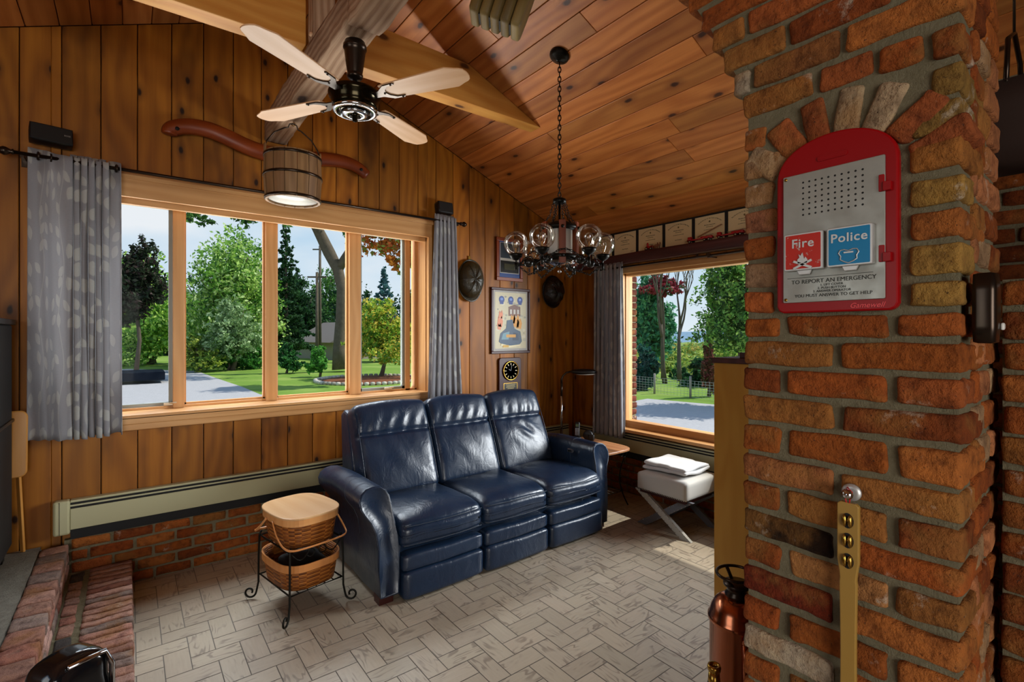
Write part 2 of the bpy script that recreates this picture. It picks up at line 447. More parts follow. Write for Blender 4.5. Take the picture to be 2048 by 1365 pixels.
def fabric():
    m = NM('leaf_curtain', .85, 0, .2); u, v, uv = m.uv()
    cell = m.n('TexVoronoi', voronoi_dimensions='2D', feature='F1'); cell.inputs['Randomness'].default_value = .62
    cell.inputs['Scale'].default_value = 1
    sv = m.vec(m.math('MULTIPLY', u, 11), m.math('MULTIPLY', v, 9.5)); m.l(sv, cell.inputs['Vector'])
    d = m.n('VectorMath', operation='SUBTRACT'); m.l(sv, d.inputs[0]); m.l(cell.outputs['Position'], d.inputs[1])
    sc = m.n('SeparateColor'); m.l(cell.outputs['Color'], sc.inputs[0])
    rot = m.n('VectorRotate', rotation_type='Z_AXIS'); m.l(d.outputs[0], rot.inputs['Vector'])
    m.l(m.math('MULTIPLY_ADD', sc.outputs[0], 2.0, -1.0), rot.inputs['Angle'])
    s2 = m.n('SeparateXYZ'); m.l(rot.outputs[0], s2.inputs[0])
    y = m.math('DIVIDE', s2.outputs[1], .42); w = m.math('MULTIPLY', m.math('SUBTRACT', 1, m.math('MULTIPLY', y, y)), .23)
    leaf = m.math('GREATER_THAN', w, m.math('ABSOLUTE', s2.outputs[0]))
    leaf = m.math('MULTIPLY', leaf, m.math('GREATER_THAN', sc.outputs[1], .22))
    stem = m.math('ADD', m.math('MULTIPLY', u, 3.6), m.math('MULTIPLY', m.math('SINE', m.math('MULTIPLY', v, 11)), .10))
    stem = m.math('LESS_THAN', m.math('ABSOLUTE', m.math('SUBTRACT', m.math('FRACT', stem), .5)), .018)
    pat = m.math('MAXIMUM', leaf, m.math('MULTIPLY', stem, .7))
    weave = m.noise(m.vec(m.math('MULTIPLY', u, 40), m.math('MULTIPLY', v, 700)), 1, 2)
    base = m.mix(weave, hexc('838389'), hexc('a8a8ac')); lf = m.mix(weave, hexc('b4b5b0'), hexc('c6c7c2'))
    m.color(m.mix(m.math('MULTIPLY', pat, .9), base, lf)); m.bump(weave, .15, .001)
    tr = m.n('BsdfTranslucent'); tr.inputs[0].default_value = (.55, .55, .57, 1); ms = m.n('MixShader'); ms.inputs[0].default_value = .34
    out = m.N['Material Output']; m.l(m.b.outputs[0], ms.inputs[1]); m.l(tr.outputs[0], ms.inputs[2]); m.l(ms.outputs[0], out.inputs[0])
    return m.m
M['curtain'] = fabric()
def thin_glass(name, tint, rough=.0, lo=.05, hi=.8, ior=1.45):
    m = NM(name); m.N.remove(m.b); out = m.N['Material Output']
    t = m.n('BsdfTransparent'); t.inputs[0].default_value = (*tint, 1); g = m.n('BsdfGlossy'); g.inputs['Roughness'].default_value = rough
    f = m.n('Fresnel'); f.inputs[0].default_value = ior; ms = m.n('MixShader')
    m.l(m.math('MULTIPLY_ADD', f.outputs[0], hi, lo - .04), ms.inputs[0]); m.l(t.outputs[0], ms.inputs[1]); m.l(g.outputs[0], ms.inputs[2]); m.l(ms.outputs[0], out.inputs[0])
    return m.m
M['glass'] = thin_glass('window_glass', (.98, .99, .985), hi=.2, lo=.035)
M['globe'] = thin_glass('smoked_globe_glass', (.97, .945, .89), rough=.04, lo=.11, hi=.55, ior=1.45)
M['vc'] = vcol('painted', .5); M['vcg'] = vcol('glossy_paint', .22); M['vcm'] = vcol('matt_paint', .9, spec=.2)
M['iron'] = flat('black_iron', '17150f', .38, .7); M['blackplastic'] = flat('black_plastic', '0c0c0d', .4); M['black'] = flat('matt_black', '060606', .75)
M['bronze'] = flat('dark_bronze', '3a3028', .28, .85); M['brass'] = flat('aged_brass', 'a8843c', .25, 1); M['chrome'] = flat('bright_metal', 'c9ccd0', .12, 1)
M['copper'] = flat('polished_copper', 'b06a4a', .2, 1); M['steel'] = None
def steel():
    m = NM('worn_steel', .42, .75, .5); o = m.obj(); n = m.noise(o, 14, 5, .6)
    m.color(m.mix(n, hexc('8d8e87'), hexc('a9aaa3'))); m.l(m.ramp(m.noise(o, 22, 3), [(.3, (.34,) * 3), (.7, (.55,) * 3)]), m.b.inputs['Roughness']); m.bump(n, .05, .003)
    return m.m
M['steel'] = steel()
def redpaint(name, col, wear, thr):
    m = NM(name, .34, 0, .22); o = m.obj(); n = m.noise(o, 55, 6, .75)
    m.color(m.mix(m.math('MULTIPLY', m.step(n, thr, thr + .04), wear), hexc(col), hexc('b0a8a0'))); m.bump(m.noise(o, 80, 3), .06, .002); return m.m
M['redpaint'] = redpaint('fire_red_paint', '8c060c', .0, .6); M['firelid'] = redpaint('chipped_red', 'b5281a', .8, .60); M['policelid'] = redpaint('blue_enamel', '0f77a8', .3, .70)
M['alloy'] = flat('cast_alloy', 'c2c2c0', .4, .6); M['ink'] = flat('black_ink', '23241f', .7)
M['enamel'] = flat('cream_enamel', 'b0ad88', .35); M['paper'] = flat('aged_paper', 'ead6a6', .8); M['birch'] = wood('orange_birch', hexc('c99048'), hexc('b87c38'), hexc('96602a'), rough=.3, blot=.2); M['picglass'] = thin_glass('picture_glass', (.98, .98, .98), rough=.02, lo=.03, hi=.10); M['white'] = flat('white_cloth', 'c9c9c9', .9)
M['milk'] = flat('milk_glass', 'd6d6d0', .3); M['redwood'] = flat('dark_red_foot', '36100c', .4)
M['mahog'] = flat('mahogany_gloss', '3a0f0c', .38, 0, .3); M['velvet'] = flat('grey_velvet', 'b4b1aa', .8, Sheen_Weight=.4)
M['bulbglow'] = flat('filament', 'e0a040', .4)
def basket():
    m = NM('woven_splint', .5, 0, .3); u, v, uv = m.uv()
    a = m.math('MULTIPLY', u, 34); b = m.math('MULTIPLY', v, 90)
    chk = m.n('TexChecker'); chk.inputs['Scale'].default_value = 1; m.l(m.vec(a, b, .5), chk.inputs['Vector'])
    chk.inputs[1].default_value = (*hexc('a8682c'), 1); chk.inputs[2].default_value = (*hexc('7d4519'), 1)
    n = m.noise(m.vec(m.math('FLOOR', a), m.math('FLOOR', b)), 1.3, 1)
    m.color(m.mix(1, chk.outputs[0], m.ramp(n, [(.3, (.55, .5, .45)), (.7, (1.25, 1.2, 1.1))]), 'MULTIPLY'))
    h = m.math('MULTIPLY', m.math('ABSOLUTE', m.math('SINE', m.math('MULTIPLY', a, PI))), m.math('ABSOLUTE', m.math('SINE', m.math('MULTIPLY', b, PI))))
    m.bump(h, .8, .004); return m.m
M['basket'] = basket()
def tilemat():
    m = NM('woodlook_tile', .38, 0, .45); u, v, uv = m.uv()
    low = m.noise(m.vec(m.math('MULTIPLY', u, 14), m.math('MULTIPLY', v, 3.2)), 1, 2, .5, .3)
    w = m.math('SINE', m.math('ADD', m.math('MULTIPLY', u, 120), m.math('MULTIPLY', low, 46)))
    w = m.math('MULTIPLY', m.step(w, .2, 1.0), m.step(m.noise(uv, 7, 2), .45, .62))
    fib = m.noise(m.vec(m.math('MULTIPLY', u, 90), m.math('MULTIPLY', v, 8)), 1, 3)
    c = m.mix(fib, hexc('a39682'), hexc('b5a894')); c = m.mix(m.math('MULTIPLY', w, .7), c, hexc('7a6d5f'))
    m.color(m.mix(1, c, m.tint(), 'MULTIPLY')); m.bump(w, .08, .002); return m.m
M['tile'] = tilemat(); M['grout'] = flat('tile_grout', '78726a', .9)
def foliage():
    m = NM('leaves', .6, 0, .25); m.color(m.tint()); out = m.N['Material Output']
    tr = m.n('BsdfTranslucent'); m.l(m.tint(), tr.inputs[0]); ms = m.n('MixShader'); ms.inputs[0].default_value = .35
    m.l(m.b.outputs[0], ms.inputs[1]); m.l(tr.outputs[0], ms.inputs[2]); m.l(ms.outputs[0], out.inputs[0]); return m.m
M['leaf'] = foliage()
def groundmat(name, a, b, sc, c=None, rough=.95):
    m = NM(name, rough, 0, .15); o = m.obj(); x = m.mix(m.noise(o, sc, 6, .65), hexc(a), hexc(b))
    if c: x = m.mix(m.math('MULTIPLY', m.step(m.noise(o, sc * .15, 3), .45, .65), .6), x, hexc(c))
    m.color(x); m.bump(m.noise(o, sc * 3, 4), .4, .03); return m.m
M['lawn'] = groundmat('lawn_grass', '5a8030', '86a244', 3, '9aac58'); M['asphalt'] = groundmat('drive_asphalt', 'a5a4a6', 'bcbbbd', 6)
M['bark'] = groundmat('bark', '4a4238', '7a6e60', 5); M['hillm'] = groundmat('far_hill_haze', '8fa9bc', '7f9db2', .02); M['valley'] = groundmat('valley_woods', '6f8a4a', '98a85a', .25, '5a7a50')  # hill tones carry the blue of distance haze
# ================================================================ THE SETTING
def ceil(x): return 3.84 - .41 * abs(x - .84)
XZ = RX(PI / 2)                       # prism poly (x,z), extruded z0..z1 -> world Y = -z
YZ = Matrix(((0, 0, 1, 0), (1, 0, 0, 0), (0, 1, 0, 0), (0, 0, 0, 1)))   # poly (y,z), extrusion -> world X
def rnd(a, b): return a + random.random() * (b - a)
def tint(a=.74, b=1.18, w=.05):
    t = rnd(a, b); return (t * rnd(1 - w, 1 + w), t, t * rnd(1 - w, 1 + w))
def split_board(mb, x0, x1, holes, zlo, top, y0, y1, gap=.0022, **k):
    """vertical board x0..x1, holes [(hx0,hx1,hz0,hz1)]"""
    cuts = sorted({x0, x1} | {h for q in holes for h in q[:2] if x0 < h < x1})
    col = tint()
    for a, b in zip(cuts, cuts[1:]):
        ga = gap if a == x0 else 0; gb = gap if b == x1 else 0
        mid = (a + b) / 2; segs = [(zlo, None)]
        for h in holes:
            if h[0] < mid < h[1]: segs = [(zlo, h[2]), (h[3], None)]
        for s0, s1 in segs:
            if s1 is not None and s1 <= s0: continue
            ta = s1 if s1 is not None else top(a + ga); tb = s1 if s1 is not None else top(b - gb)
            if min(ta, tb) <= s0: continue
            mb.prism([(a + ga, s0), (b - gb, s0), (b - gb, tb), (a + ga, ta)], y0, y1, col=col, axis=1, **k)
# window wall
m = MB(); m.M = XZ
H1 = [(-.36, 2.09, 1.0, 2.46)]
for k in range(-9, 26):
    x0 = -.4925 + .178 * k; x1 = x0 + .178
    x0 = max(x0, -2.2); x1 = min(x1, 3.9)
    if x1 - x0 > .01: split_board(m, x0, x1, H1, .3, lambda x: ceil(x) - .001, -3.94, -3.92)
for a, b, c, d in ((-2.25, -.37, 0, 3.9), (2.10, 4.0, 0, 3.9), (-.37, 2.10, 0, 1.0), (-.37, 2.10, 2.47, 3.9)):
    m.box(a, b, c, d, -4.0, -3.945, col=(.25, .22, .2))
structure(m.build('wall_back', M['pine'], bevel=.004))
# valley wall
m = MB(); m.M = YZ
H2 = [(.9, 3.26, .6, 2.2)]
y = 3.92
while y > -3.4:
    y0 = max(y - .178, -3.4)
    split_board(m, y0, y, H2, .3, lambda q: 2.585, 3.90, 3.92); y -= .178
for a, b, c, d in ((-3.4, .89, 0, 2.6), (3.27, 3.945, 0, 2.6), (.89, 3.27, 0, .6), (.89, 3.27, 2.21, 2.6)):
    m.box(a, b, c, d, 3.925, 3.97, col=(.25, .22, .2))
structure(m.build('wall_right', M['pine'], bevel=.004))
# the walls behind and beside the camera, with openings added for the fill lamps
m = MB(); m.M = YZ
for a, b, c, d in ((-3.4, .4, 0, 2.6), (2.0, 3.92, 0, 2.6), (.4, 2.0, 0, 1.0), (.4, 2.0, 2.4, 2.6)): m.box(a, b, c, d, -2.25, -2.2)
structure(m.build('wall_left', M['pine']))
m = MB(); m.M = XZ
for a, b, c in ((-2.25, -2.2, 0), (.2, 3.97, 0), (-2.2, .2, 2.45)):
    if b > .84: m.prism([(a, c), (.84, c), (.84, 3.84), (a, ceil(a))], 3.4, 3.45); m.prism([(.84, c), (b, c), (b, ceil(b)), (.84, 3.84)], 3.4, 3.45)
    else: m.prism([(a, c), (b, c), (b, ceil(b)), (a, ceil(a))], 3.4, 3.45)
structure(m.build('wall_front', M['pine']))
# ceiling boards
al = math.atan(.41); m = MB()
for side, MM in (('r', T(.84, 0, 3.84) @ RY(al)), ('l', T(.84, 0, 3.84) @ RZ(PI) @ RY(al))):
    m.M = MM; x = .0
    while x < 3.30:
        x1 = min(x + .157, 3.335); ya, yb = (-3.4, 3.92) if side == 'r' else (-3.92, 3.4)
        q = ya
        while q < yb:
            e2 = min(yb, q + rnd(3.5, 8.5))
            if yb - e2 < .5: e2 = yb
            m.box(x + .002, x1 - .002, q + .001, e2 - .001, 0, .02, col=tint(.72, 1.18, .06), axis=1); q = e2
        x = x1
    m.box(-.01, 3.6, -3.95, 3.95, .022, .05, col=(.2, .2, .2))
structure(m.build('ceiling', M['cedar'], bevel=.004))
# floor
m = MB(); U = .1035; ox, oy = 1.785, 1.36
m.add([(-2.2, -3.4, -.002), (3.95, -3.4, -.002), (3.95, 3.95, -.002), (-2.2, 3.95, -.002)], [(0, 1, 2, 3)], mat=1)
m.box(-2.3, 4.0, -3.5, 4.0, -.12, -.01, mat=1)
g = .0021
def tile(x0, y0, w, h):
    x1, y1 = x0 + w - g, y0 + h - g; x0 += g; y0 += g
    x0 = max(x0, -2.2); y0 = max(y0, -3.4); x1 = min(x1, 3.9); y1 = min(y1, 3.9)
    if x1 - x0 < .004 or y1 - y0 < .004: return
    o = (random.random() * 50, random.random() * 50); v = [(x0, y0), (x1, y0), (x1, y1), (x0, y1)]
    uv = [(a - x0 + o[0], b - y0 + o[1]) if h > w else (b - y0 + o[0], a - x0 + o[1]) for a, b in v]
    m.add([(a, b, 0) for a, b in v], [(0, 1, 2, 3)], uv=[uv], col=tint(.9, 1.07, .012), mat=0)
for j in range(-60, 60):
    for k in range(-30, 30):
        a, b = j + 2 * k, j - 2 * k
        X, Y = ox + a * U, oy + b * U
        if -2.5 < X < 4 and -3.7 < Y < 4: tile(X, Y, 2 * U, U); tile(X, Y + U, U, 2 * U)
structure(m.build('floor', [M['tile'], M['grout']]))

# ---- bricks
PAL = [hexc(c) for c in ('8f4a1e', '9c5424', '86421a', 'a2602c', '94501f', '7d3e1a', '95602e', 'a0562a')]
def brick(mb, c, d, n=(8, 3, 4), r=.008, col=None, warp=.0035, rot=None):
    sd = random.random() * 50; ax = int(np.argmax(d)); k = sorted(n, reverse=True)
    order = np.argsort(-np.array(d)); nn = [0, 0, 0]
    for i, a in enumerate(order): nn[a] = k[i]
    col = col or random.choice(PAL); t = rnd(.75, 1.15); col = tuple(x * t for x in col)
    dd = np.array(d)
    def fn(p):
        h = dd / 2; q = p + vnoise(p + sd, 22, sd) * warp * .8 + vnoise(p + sd, 90, sd + 3) * warp * .55
        return q
    t_, fs = cube_grid(*nn); h = dd / 2; p = np.sign(t_) * np.abs(t_) ** .55 * h
    inn = np.clip(p, -(h - r), h - r); q = p - inn; L = np.linalg.norm(q, axis=1, keepdims=True); on = L[:, 0] > 1e-9
    q[on] = q[on] / L[on] * r; p = fn(inn + q)
    if rot is not None: p = p @ np.array(rot.to_3x3()).T
    mb.add(p + np.array(c), fs, col=col, smooth=True, mat=0)
def lay(mb, axis, face, out, lo, hi, z0, rows, course=.0698, length=.2, depth=.08, n=(5, 2, 3), pal=None, skip=None):
    """running bond; axis 0: bricks run along X on plane Y=face, axis 1: along Y on plane X=face; out = +1/-1 side the wall body is on"""
    for i in range(rows):
        z = z0 + course * (i + .5); p = lo - (random.random() * .05 + (.105 if i % 2 else 0))
        while p < hi:
            L = length * rnd(.93, 1.04); a = max(p, lo); b = min(p + L, hi)
            if b - a > .02 and not (skip and skip((a + b) / 2, z)):
                off = rnd(-.003, .004)
                c = (face + out * (depth / 2 + off))
                cc = ((a + b) / 2, c, z) if axis == 0 else (c, (a + b) / 2, z)
                dd = (b - a, depth, course - .012) if axis == 0 else (depth, b - a, course - .012)
                brick(mb, cc, dd, n=n, col=random.choice(pal) if pal else None)
            p += L + .012
BM = [M['brick'], M['mortar']]
m = MB(); lay(m, 0, 3.872, 1, -.27, 3.86, 0, 5, depth=.05); m.box(-.3, 3.9, 3.882, 3.93, 0, .343, mat=1)
structure(m.build('baseboard_back', BM))
m = MB(); lay(m, 1, 3.852, 1, -1.0, 3.87, 0, 5, depth=.05); m.box(3.862, 3.91, -1.0, 3.88, 0, .343, mat=1)
structure(m.build('baseboard_right', BM))
# ---- pillar with its springing arch
HD = hexc('241509'); PALE = hexc('a89a84'); DR = hexc('702a14'); OL = hexc('8a6a34')
m = MB(); X0 = 1.252
def fb(y0, y1, z0, z1, col=None, x1=1.35, **k):      # brick on the face that looks at the room
    o = rnd(-.002, .003); brick(m, ((X0 + o + x1) / 2, (y0 + y1) / 2, (z0 + z1) / 2), (x1 - X0 - o, abs(y1 - y0), z1 - z0), n=(16, 5, 8), r=.0085, col=col, warp=.0036, **k)
bz = [1.598]                                         # course lines going down from under the call box
for q in (1.538, 1.468, 1.400, 1.328, 1.248, 1.178, 1.105, 1.036, .965, .887, .812, .738, .668, .598, .528, .458, .388, .318, .248, .178, .108, .038, -.03): bz.append(q)
cols = {(7, 1): HD, (9, 1): DR, (11, 1): PALE, (5, 1): hexc('a86a40'), (8, 2): hexc('b07a48')}
for i in range(len(bz) - 1):
    z1, z0 = bz[i] - .007, bz[i + 1] + .007; z0 = max(z0, .002)
    if z1 - z0 < .01: continue
    if i % 2 == 0: rows_ = [(.641, .553), (.531, .336), (.318, .216)]
    else: rows_ = [(.641, .438), (.419, .216)]
    for j, (a, b) in enumerate(rows_): fb(b, a + rnd(-.002, .003), z0, z1, col=cols.get((i, j + 1)), x1=1.35 if (i + j) % 2 else 1.45 if b < .22 else 1.35)
up = [1.598, 1.662, 1.734, 1.800, 1.868, 1.938, 2.010, 2.082, 2.155]
for i in range(8):                                   # beside the call box
    z0, z1 = up[i] + .007, up[i + 1] - .007
    if i < 6: fb(.566 - .012 * (i % 2), .641, z0, z1, col=random.choice([None, hexc('9a7a5c'), hexc('a0684a')]))
    fb(.216, .298 if i < 6 else .262, z0, z1, col=random.choice([None, OL, hexc('96602c')]), x1=1.35 if i % 2 else 1.45)
cy, cz = .432, 1.865
for k, a in enumerate((158, 138, 117, 97, 78, 58, 38)):    # the soldier arch over the box
    r_ = .197; w = .052 if k not in (5, 6) else .06
    brick(m, (1.30, cy + r_ * math.cos(R(a)), cz + r_ * .93 * math.sin(R(a))), (.096, .100, w), n=(8, 5, 5), r=.010,
          col=random.choice([hexc('9c6a48'), hexc('a4562c'), hexc('a89274'), hexc('8f4c28')]), rot=RX(R(a)))
fb(.585, .641, 2.02, 2.075); fb(.48, .641, 2.108, 2.165); fb(.36, .465, 2.108, 2.16, col=hexc('8e4c26')); fb(.275, .35, 2.10, 2.155)
def edge(z):                                         # left outline of the arch springing
    P = [(.641, 2.10), (.674, 2.23), (.746, 2.387), (.808, 2.50), (.93, 2.68), (1.12, 2.88), (1.30, 3.0), (1.5, 3.1), (1.5, 3.9)]
    for (a, b), (c, d) in zip(P, P[1:]):
        if z <= d: return a + (c - a) * (z - b) / (d - b)
    return 1.5
z = 2.168; i = 0
while z < 3.55:
    lim = edge(z + .035); p = .216; L = (.10 if i % 2 else .2); k = 0
    while p < lim - .015:
        q = min(p + L * rnd(.95, 1.05), lim)
        if lim - q < .05: q = lim
        fb(p, q, z + .006, z + .064, col=random.choice([None, None, None, PALE if i < 6 and q == lim else None, hexc('8e5a30')]), x1=1.36); p = q + .013; L = .2; k += 1
    z += .0715; i += 1
# side of the pillar that looks back at the camera
for i in range(50):
    z0 = .04 + i * .0702 - .03; z1 = z0 + .058
    if z1 > 3.5: break
    z0 = max(z0, .003)
    segs = [(1.362, 1.455), (1.468, 1.615)] if i % 2 else [(1.362, 1.40), (1.412, 1.512), (1.525, 1.615)]
    for a, b in segs: brick(m, ((a + b) / 2, .214 + .045, (z0 + z1) / 2), (b - a, .09, z1 - z0), n=(7, 4, 4), warp=.003, col=random.choice([None, None, hexc('9a7c5c'), hexc('a56a44')]))
lay(m, 1, 1.615, -1, .26, .641, 0, 48, depth=.08); lay(m, 0, .641, -1, 1.36, 1.6, 0, 30, depth=.06)
m.M = XZ; m.box(1.262, 1.606, 0, 1.9, -.632, -.224, mat=1)
m.M = YZ; prof = [(.224, 1.9), (.632, 1.9), (.632, 2.10), (.664, 2.23), (.736, 2.387), (.798, 2.50), (.92, 2.68), (1.11, 2.88), (1.49, 3.1), (1.49, 3.66), (.224, 3.66)]
m.prism(prof, 1.262, 1.606, mat=1); m.M = Matrix.Identity(4)
o = m.build('brick_pillar', BM); structure(o)
# half wall beside the pillar and the dark brick wall further in
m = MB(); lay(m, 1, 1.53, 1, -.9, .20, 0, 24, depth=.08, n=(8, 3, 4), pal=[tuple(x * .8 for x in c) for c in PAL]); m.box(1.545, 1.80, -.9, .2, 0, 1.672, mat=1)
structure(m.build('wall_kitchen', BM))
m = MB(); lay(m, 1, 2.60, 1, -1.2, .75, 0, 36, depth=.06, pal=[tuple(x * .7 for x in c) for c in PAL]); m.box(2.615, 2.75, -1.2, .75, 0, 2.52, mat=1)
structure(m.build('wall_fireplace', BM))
# raised hearth and its step
HP = [hexc(c) for c in ('a2786a', 'ac8474', 'b8958a', '9a6a5c', 'a88274', '8e7c74')]
m = MB(); y = 3.86
while y > .6:
    L = .125 * rnd(.9, 1.1); brick(m, (-.338, y - L / 2, .298), (.118, L - .012, .062), n=(5, 5, 3), col=random.choice(HP)); y -= L
lay(m, 1, -.276, -1, .6, 3.87, .15, 2, depth=.05, course=.06, n=(5, 2, 3), pal=HP)
y = 3.86
while y > .6:
    brick(m, (-.084, y - .031, .128), (.198, .052 * rnd(.9, 1.1), .064), n=(8, 3, 3), col=random.choice(HP), warp=.003); y -= .0645
y = 3.84
while y > .6:
    L = rnd(.09, .15); brick(m, (-.238, y - L / 2, .126), (.062, L - .012, .062), n=(4, 4, 3), col=random.choice(HP + [hexc('4a4644')])); y -= L
lay(m, 1, .016, -1, .6, 3.87, .0, 2, depth=.05, course=.05, n=(5, 2, 3), pal=HP)
m.box(-.395, -.284, .6, 3.875, 0, .312, mat=1); m.box(-.29, .006, .6, 3.875, 0, .148, mat=1)
rs = MB()
def stone_top(u, v):
    x = -2.15 + u * 1.75; y_ = .6 + v * 3.3; p = np.array([[x, y_, 0]]); n_ = vnoise(p, 5, 1)[0][0] * .004 + vnoise(p, 21, 4)[0][1] * .002
    return (x, y_, .326 + n_)
m.grid(stone_top, 90, 160, mat=2); m.box(-2.15, -.40, .6, 3.9, 0, .315, mat=2)
structure(m.build('floor_hearth', [M['brick2'], M['mortar'], M['stone']]))

# ---- window in the back wall: box bay with four lights
w = thing('window_1', 'wide box bay window of four lights in pale fir framing', None); del w['label']; w['kind'] = 'structure'
m = MB()
m.box(-.36, 2.09, 3.885, 4.14, 1.018, 1.045, axis=0, col=(1.05, 1.05, 1.05)); m.box(-.40, 2.10, 3.885, 3.92, .987, 1.03, axis=0)
o = m.build('sill', M['fir'], w, bevel=.004)
m = MB(); m.box(-.42, 2.12, 3.893, 3.922, .947, .989, axis=0); m.build('apron_moulding', M['fir'], w, bevel=.006)
m = MB(); m.box(-.38, 2.12, 3.885, 3.92, 2.406, 2.525, axis=0); m.box(-.40, 2.13, 3.876, 3.921, 2.518, 2.545, axis=0); m.box(-.38, 2.13, 3.885, 3.92, 2.545, 2.562, axis=0, col=(.9, .85, .8))
m.box(-.36, 2.09, 3.93, 3.96, 2.37, 2.42, axis=0)
m.build('valance_board', M['fir'], w, bevel=.004)
m = MB()
m.box(-.36, 2.09, 3.94, 4.2, 2.455, 2.475, axis=0); m.box(-.365, -.34, 3.94, 4.2, 1.04, 2.46, axis=2); m.box(2.075, 2.10, 3.93, 4.2, 1.04, 2.46, axis=2)
m.box(2.085, 2.12, 3.885, 3.93, 1.0, 2.41, axis=2)
m.box(-.34, 2.08, 4.10, 4.17, 1.04, 1.062, axis=0); m.box(-.34, 2.08, 4.10, 4.17, 2.43, 2.46, axis=0)
for a, b in ((1.965, 2.012), (2.055, 2.08), (-.34, -.31)): m.box(a, b, 4.10, 4.17, 1.045, 2.46, axis=2)
m.build('frame', M['fir'], w, bevel=.003)
for a, b in ((.236, .302), (.815, .895), (1.452, 1.548)):
    m = MB(); m.box(a, b, 4.08, 4.17, 1.045, 2.455, axis=2); m.box((a + b) / 2 - .014, (a + b) / 2 + .014, 4.073, 4.085, 2.425, 2.45, col=(1.25, 1.2, 1.05)); m.build('mullion', M['fir'], w, bevel=.003)
lights = [(-.31, .236), (.302, .815), (.895, 1.452), (1.548, 1.965)]
for i, (a, b) in enumerate(lights):
    m = MB(); t = .022 if i in (0, 3) else .012
    m.box(a, b, 4.12, 4.155, 1.062, 1.062 + t, axis=0); m.box(a, b, 4.12, 4.155, 2.43 - t, 2.43, axis=0)
    m.box(a, a + t, 4.12, 4.155, 1.062, 2.43, axis=2); m.box(b - t, b, 4.12, 4.155, 1.062, 2.43, axis=2)
    s_ = m.build('sash', M['fir'] if i in (1, 2) else flat('grey_sash', '8a8f88', .4) if i == 0 else bpy.data.materials['grey_sash'], w)
    m = MB(); m.box(a + t, b - t, 4.139, 4.142, 1.062 + t, 2.43 - t); m.build('pane', M['glass'], s_)
m = MB(); m.box(2.012, 2.055, 4.139, 4.142, 1.06, 2.43); m.build('pane', M['glass'], w)
for x in (.215, 1.80):
    m = MB(); m.box(x - .03, x + .03, 4.085, 4.115, 1.066, 1.082); m.tube([(x, 4.09, 1.08), (x + .04, 4.07, 1.085)], .005); m.build('crank', flat('crank_ivory', 'c8b79a', .4), w)
# ---- window in the right wall
w = thing('window_2', '', None); del w['label']; w['kind'] = 'structure'
m = MB(); m.box(3.80, 4.0, .9, 3.24, .60, .628, axis=1); m.build('sill', M['fir'], w, bevel=.004)
m = MB(); m.box(3.93, 4.03, 3.205, 3.27, .60, 2.21, axis=2); m.box(3.93, 4.03, .9, .97, .60, 2.21, axis=2); m.box(3.93, 4.03, .95, 3.22, 2.13, 2.21, axis=1); m.box(3.93, 4.03, .95, 3.22, .62, .692, axis=1)
m.box(3.885, 3.93, .9, 3.27, 2.155, 2.21, axis=1); m.box(3.885, 3.93, 3.215, 3.27, .6, 2.2, axis=2)
m.build('frame', M['fir'], w, bevel=.004)
m = MB(); m.box(3.978, 3.982, .97, 3.205, .692, 2.13); m.build('pane', M['glass'], w)
# timber head beam over it
m = MB()
m.rbox((3.85, 2.2, 2.288), (.10, 3.42, .096), .008, n=(2, 60, 4), fn=lambda p: p + vnoise(p, 14, 2) * .0022, axis=1)
structure(m.build('trim_head_beam', M['darkbeam']))
# exterior: brick reveal and an added eaves slab
m = MB(); lay(m, 0, 3.31, 1, 4.05, 4.24, 0, 34, depth=.06, pal=[hexc('5e2c20'), hexc('54281e')]); lay(m, 1, 4.24, -1, 3.31, 4.0, 0, 34, depth=.06, pal=[hexc('5e2c20')]); m.box(4.04, 4.23, 3.32, 4.0, -.35, 2.4, mat=1)  # brick tones darkened to carry the shade on this pier
structure(m.build('wall_outside_pier', BM))
m = MB(); m.box(3.98, 4.78, -3.6, 4.4, 2.42, 2.52); structure(m.build('roof_sun_block', M['plaster']))  # unseen overhang, added and sized to limit the sun patch indoors

# ---- beams under the roof
def hewn(mb, c, d, ax, seed, n, amp=.006, rr=.012):
    mb.rbox(c, d, rr, n=n, fn=lambda p: p + vnoise(p + seed, 9, seed) * amp + vnoise(p + seed, 40, seed + 2) * amp * .35, axis=ax)
m = MB()
hewn(m, (.84, 3.03, 3.037), (.145, 1.76, .185), 1, 1, (6, 60, 8), .007)
hewn(m, (.84, -.55, 3.027), (.150, 5.46, .205), 1, 3, (6, 120, 8), .007)
o = m.build('ridge_beam', M['rough']); structure(o)
m = MB(); hewn(m, (.70 + .14, 2.80, 3.47), (.115, .11, .66), 2, 5, (6, 6, 20), .006)
m.sphere((.776, 2.77, 3.17), .012, 10, 8, col=(2, 2, 2))
structure(m.build('beam_post', M['rough']))
m = MB(); m.M = XZ
m.prism([(.90, 3.15), (2.515, 3.15), (1.90, 3.402), (1.86, 3.42), (.90, 3.44)], -3.0, -2.88, axis=0)
structure(m.build('beam_tie', M['tie'], bevel=.004))
m = MB(); m.M = XZ
m.prism([(.78, 3.165), (-.83, 3.155), (-.22, 3.40), (-.16, 3.42), (.78, 3.44)], -3.0, -2.88, axis=0, col=(1.1, 1.1, 1.1))
o = m.build('beam_tie_west', M['tie'], bevel=.004); o.name = 'beam_tie'; structure(o)
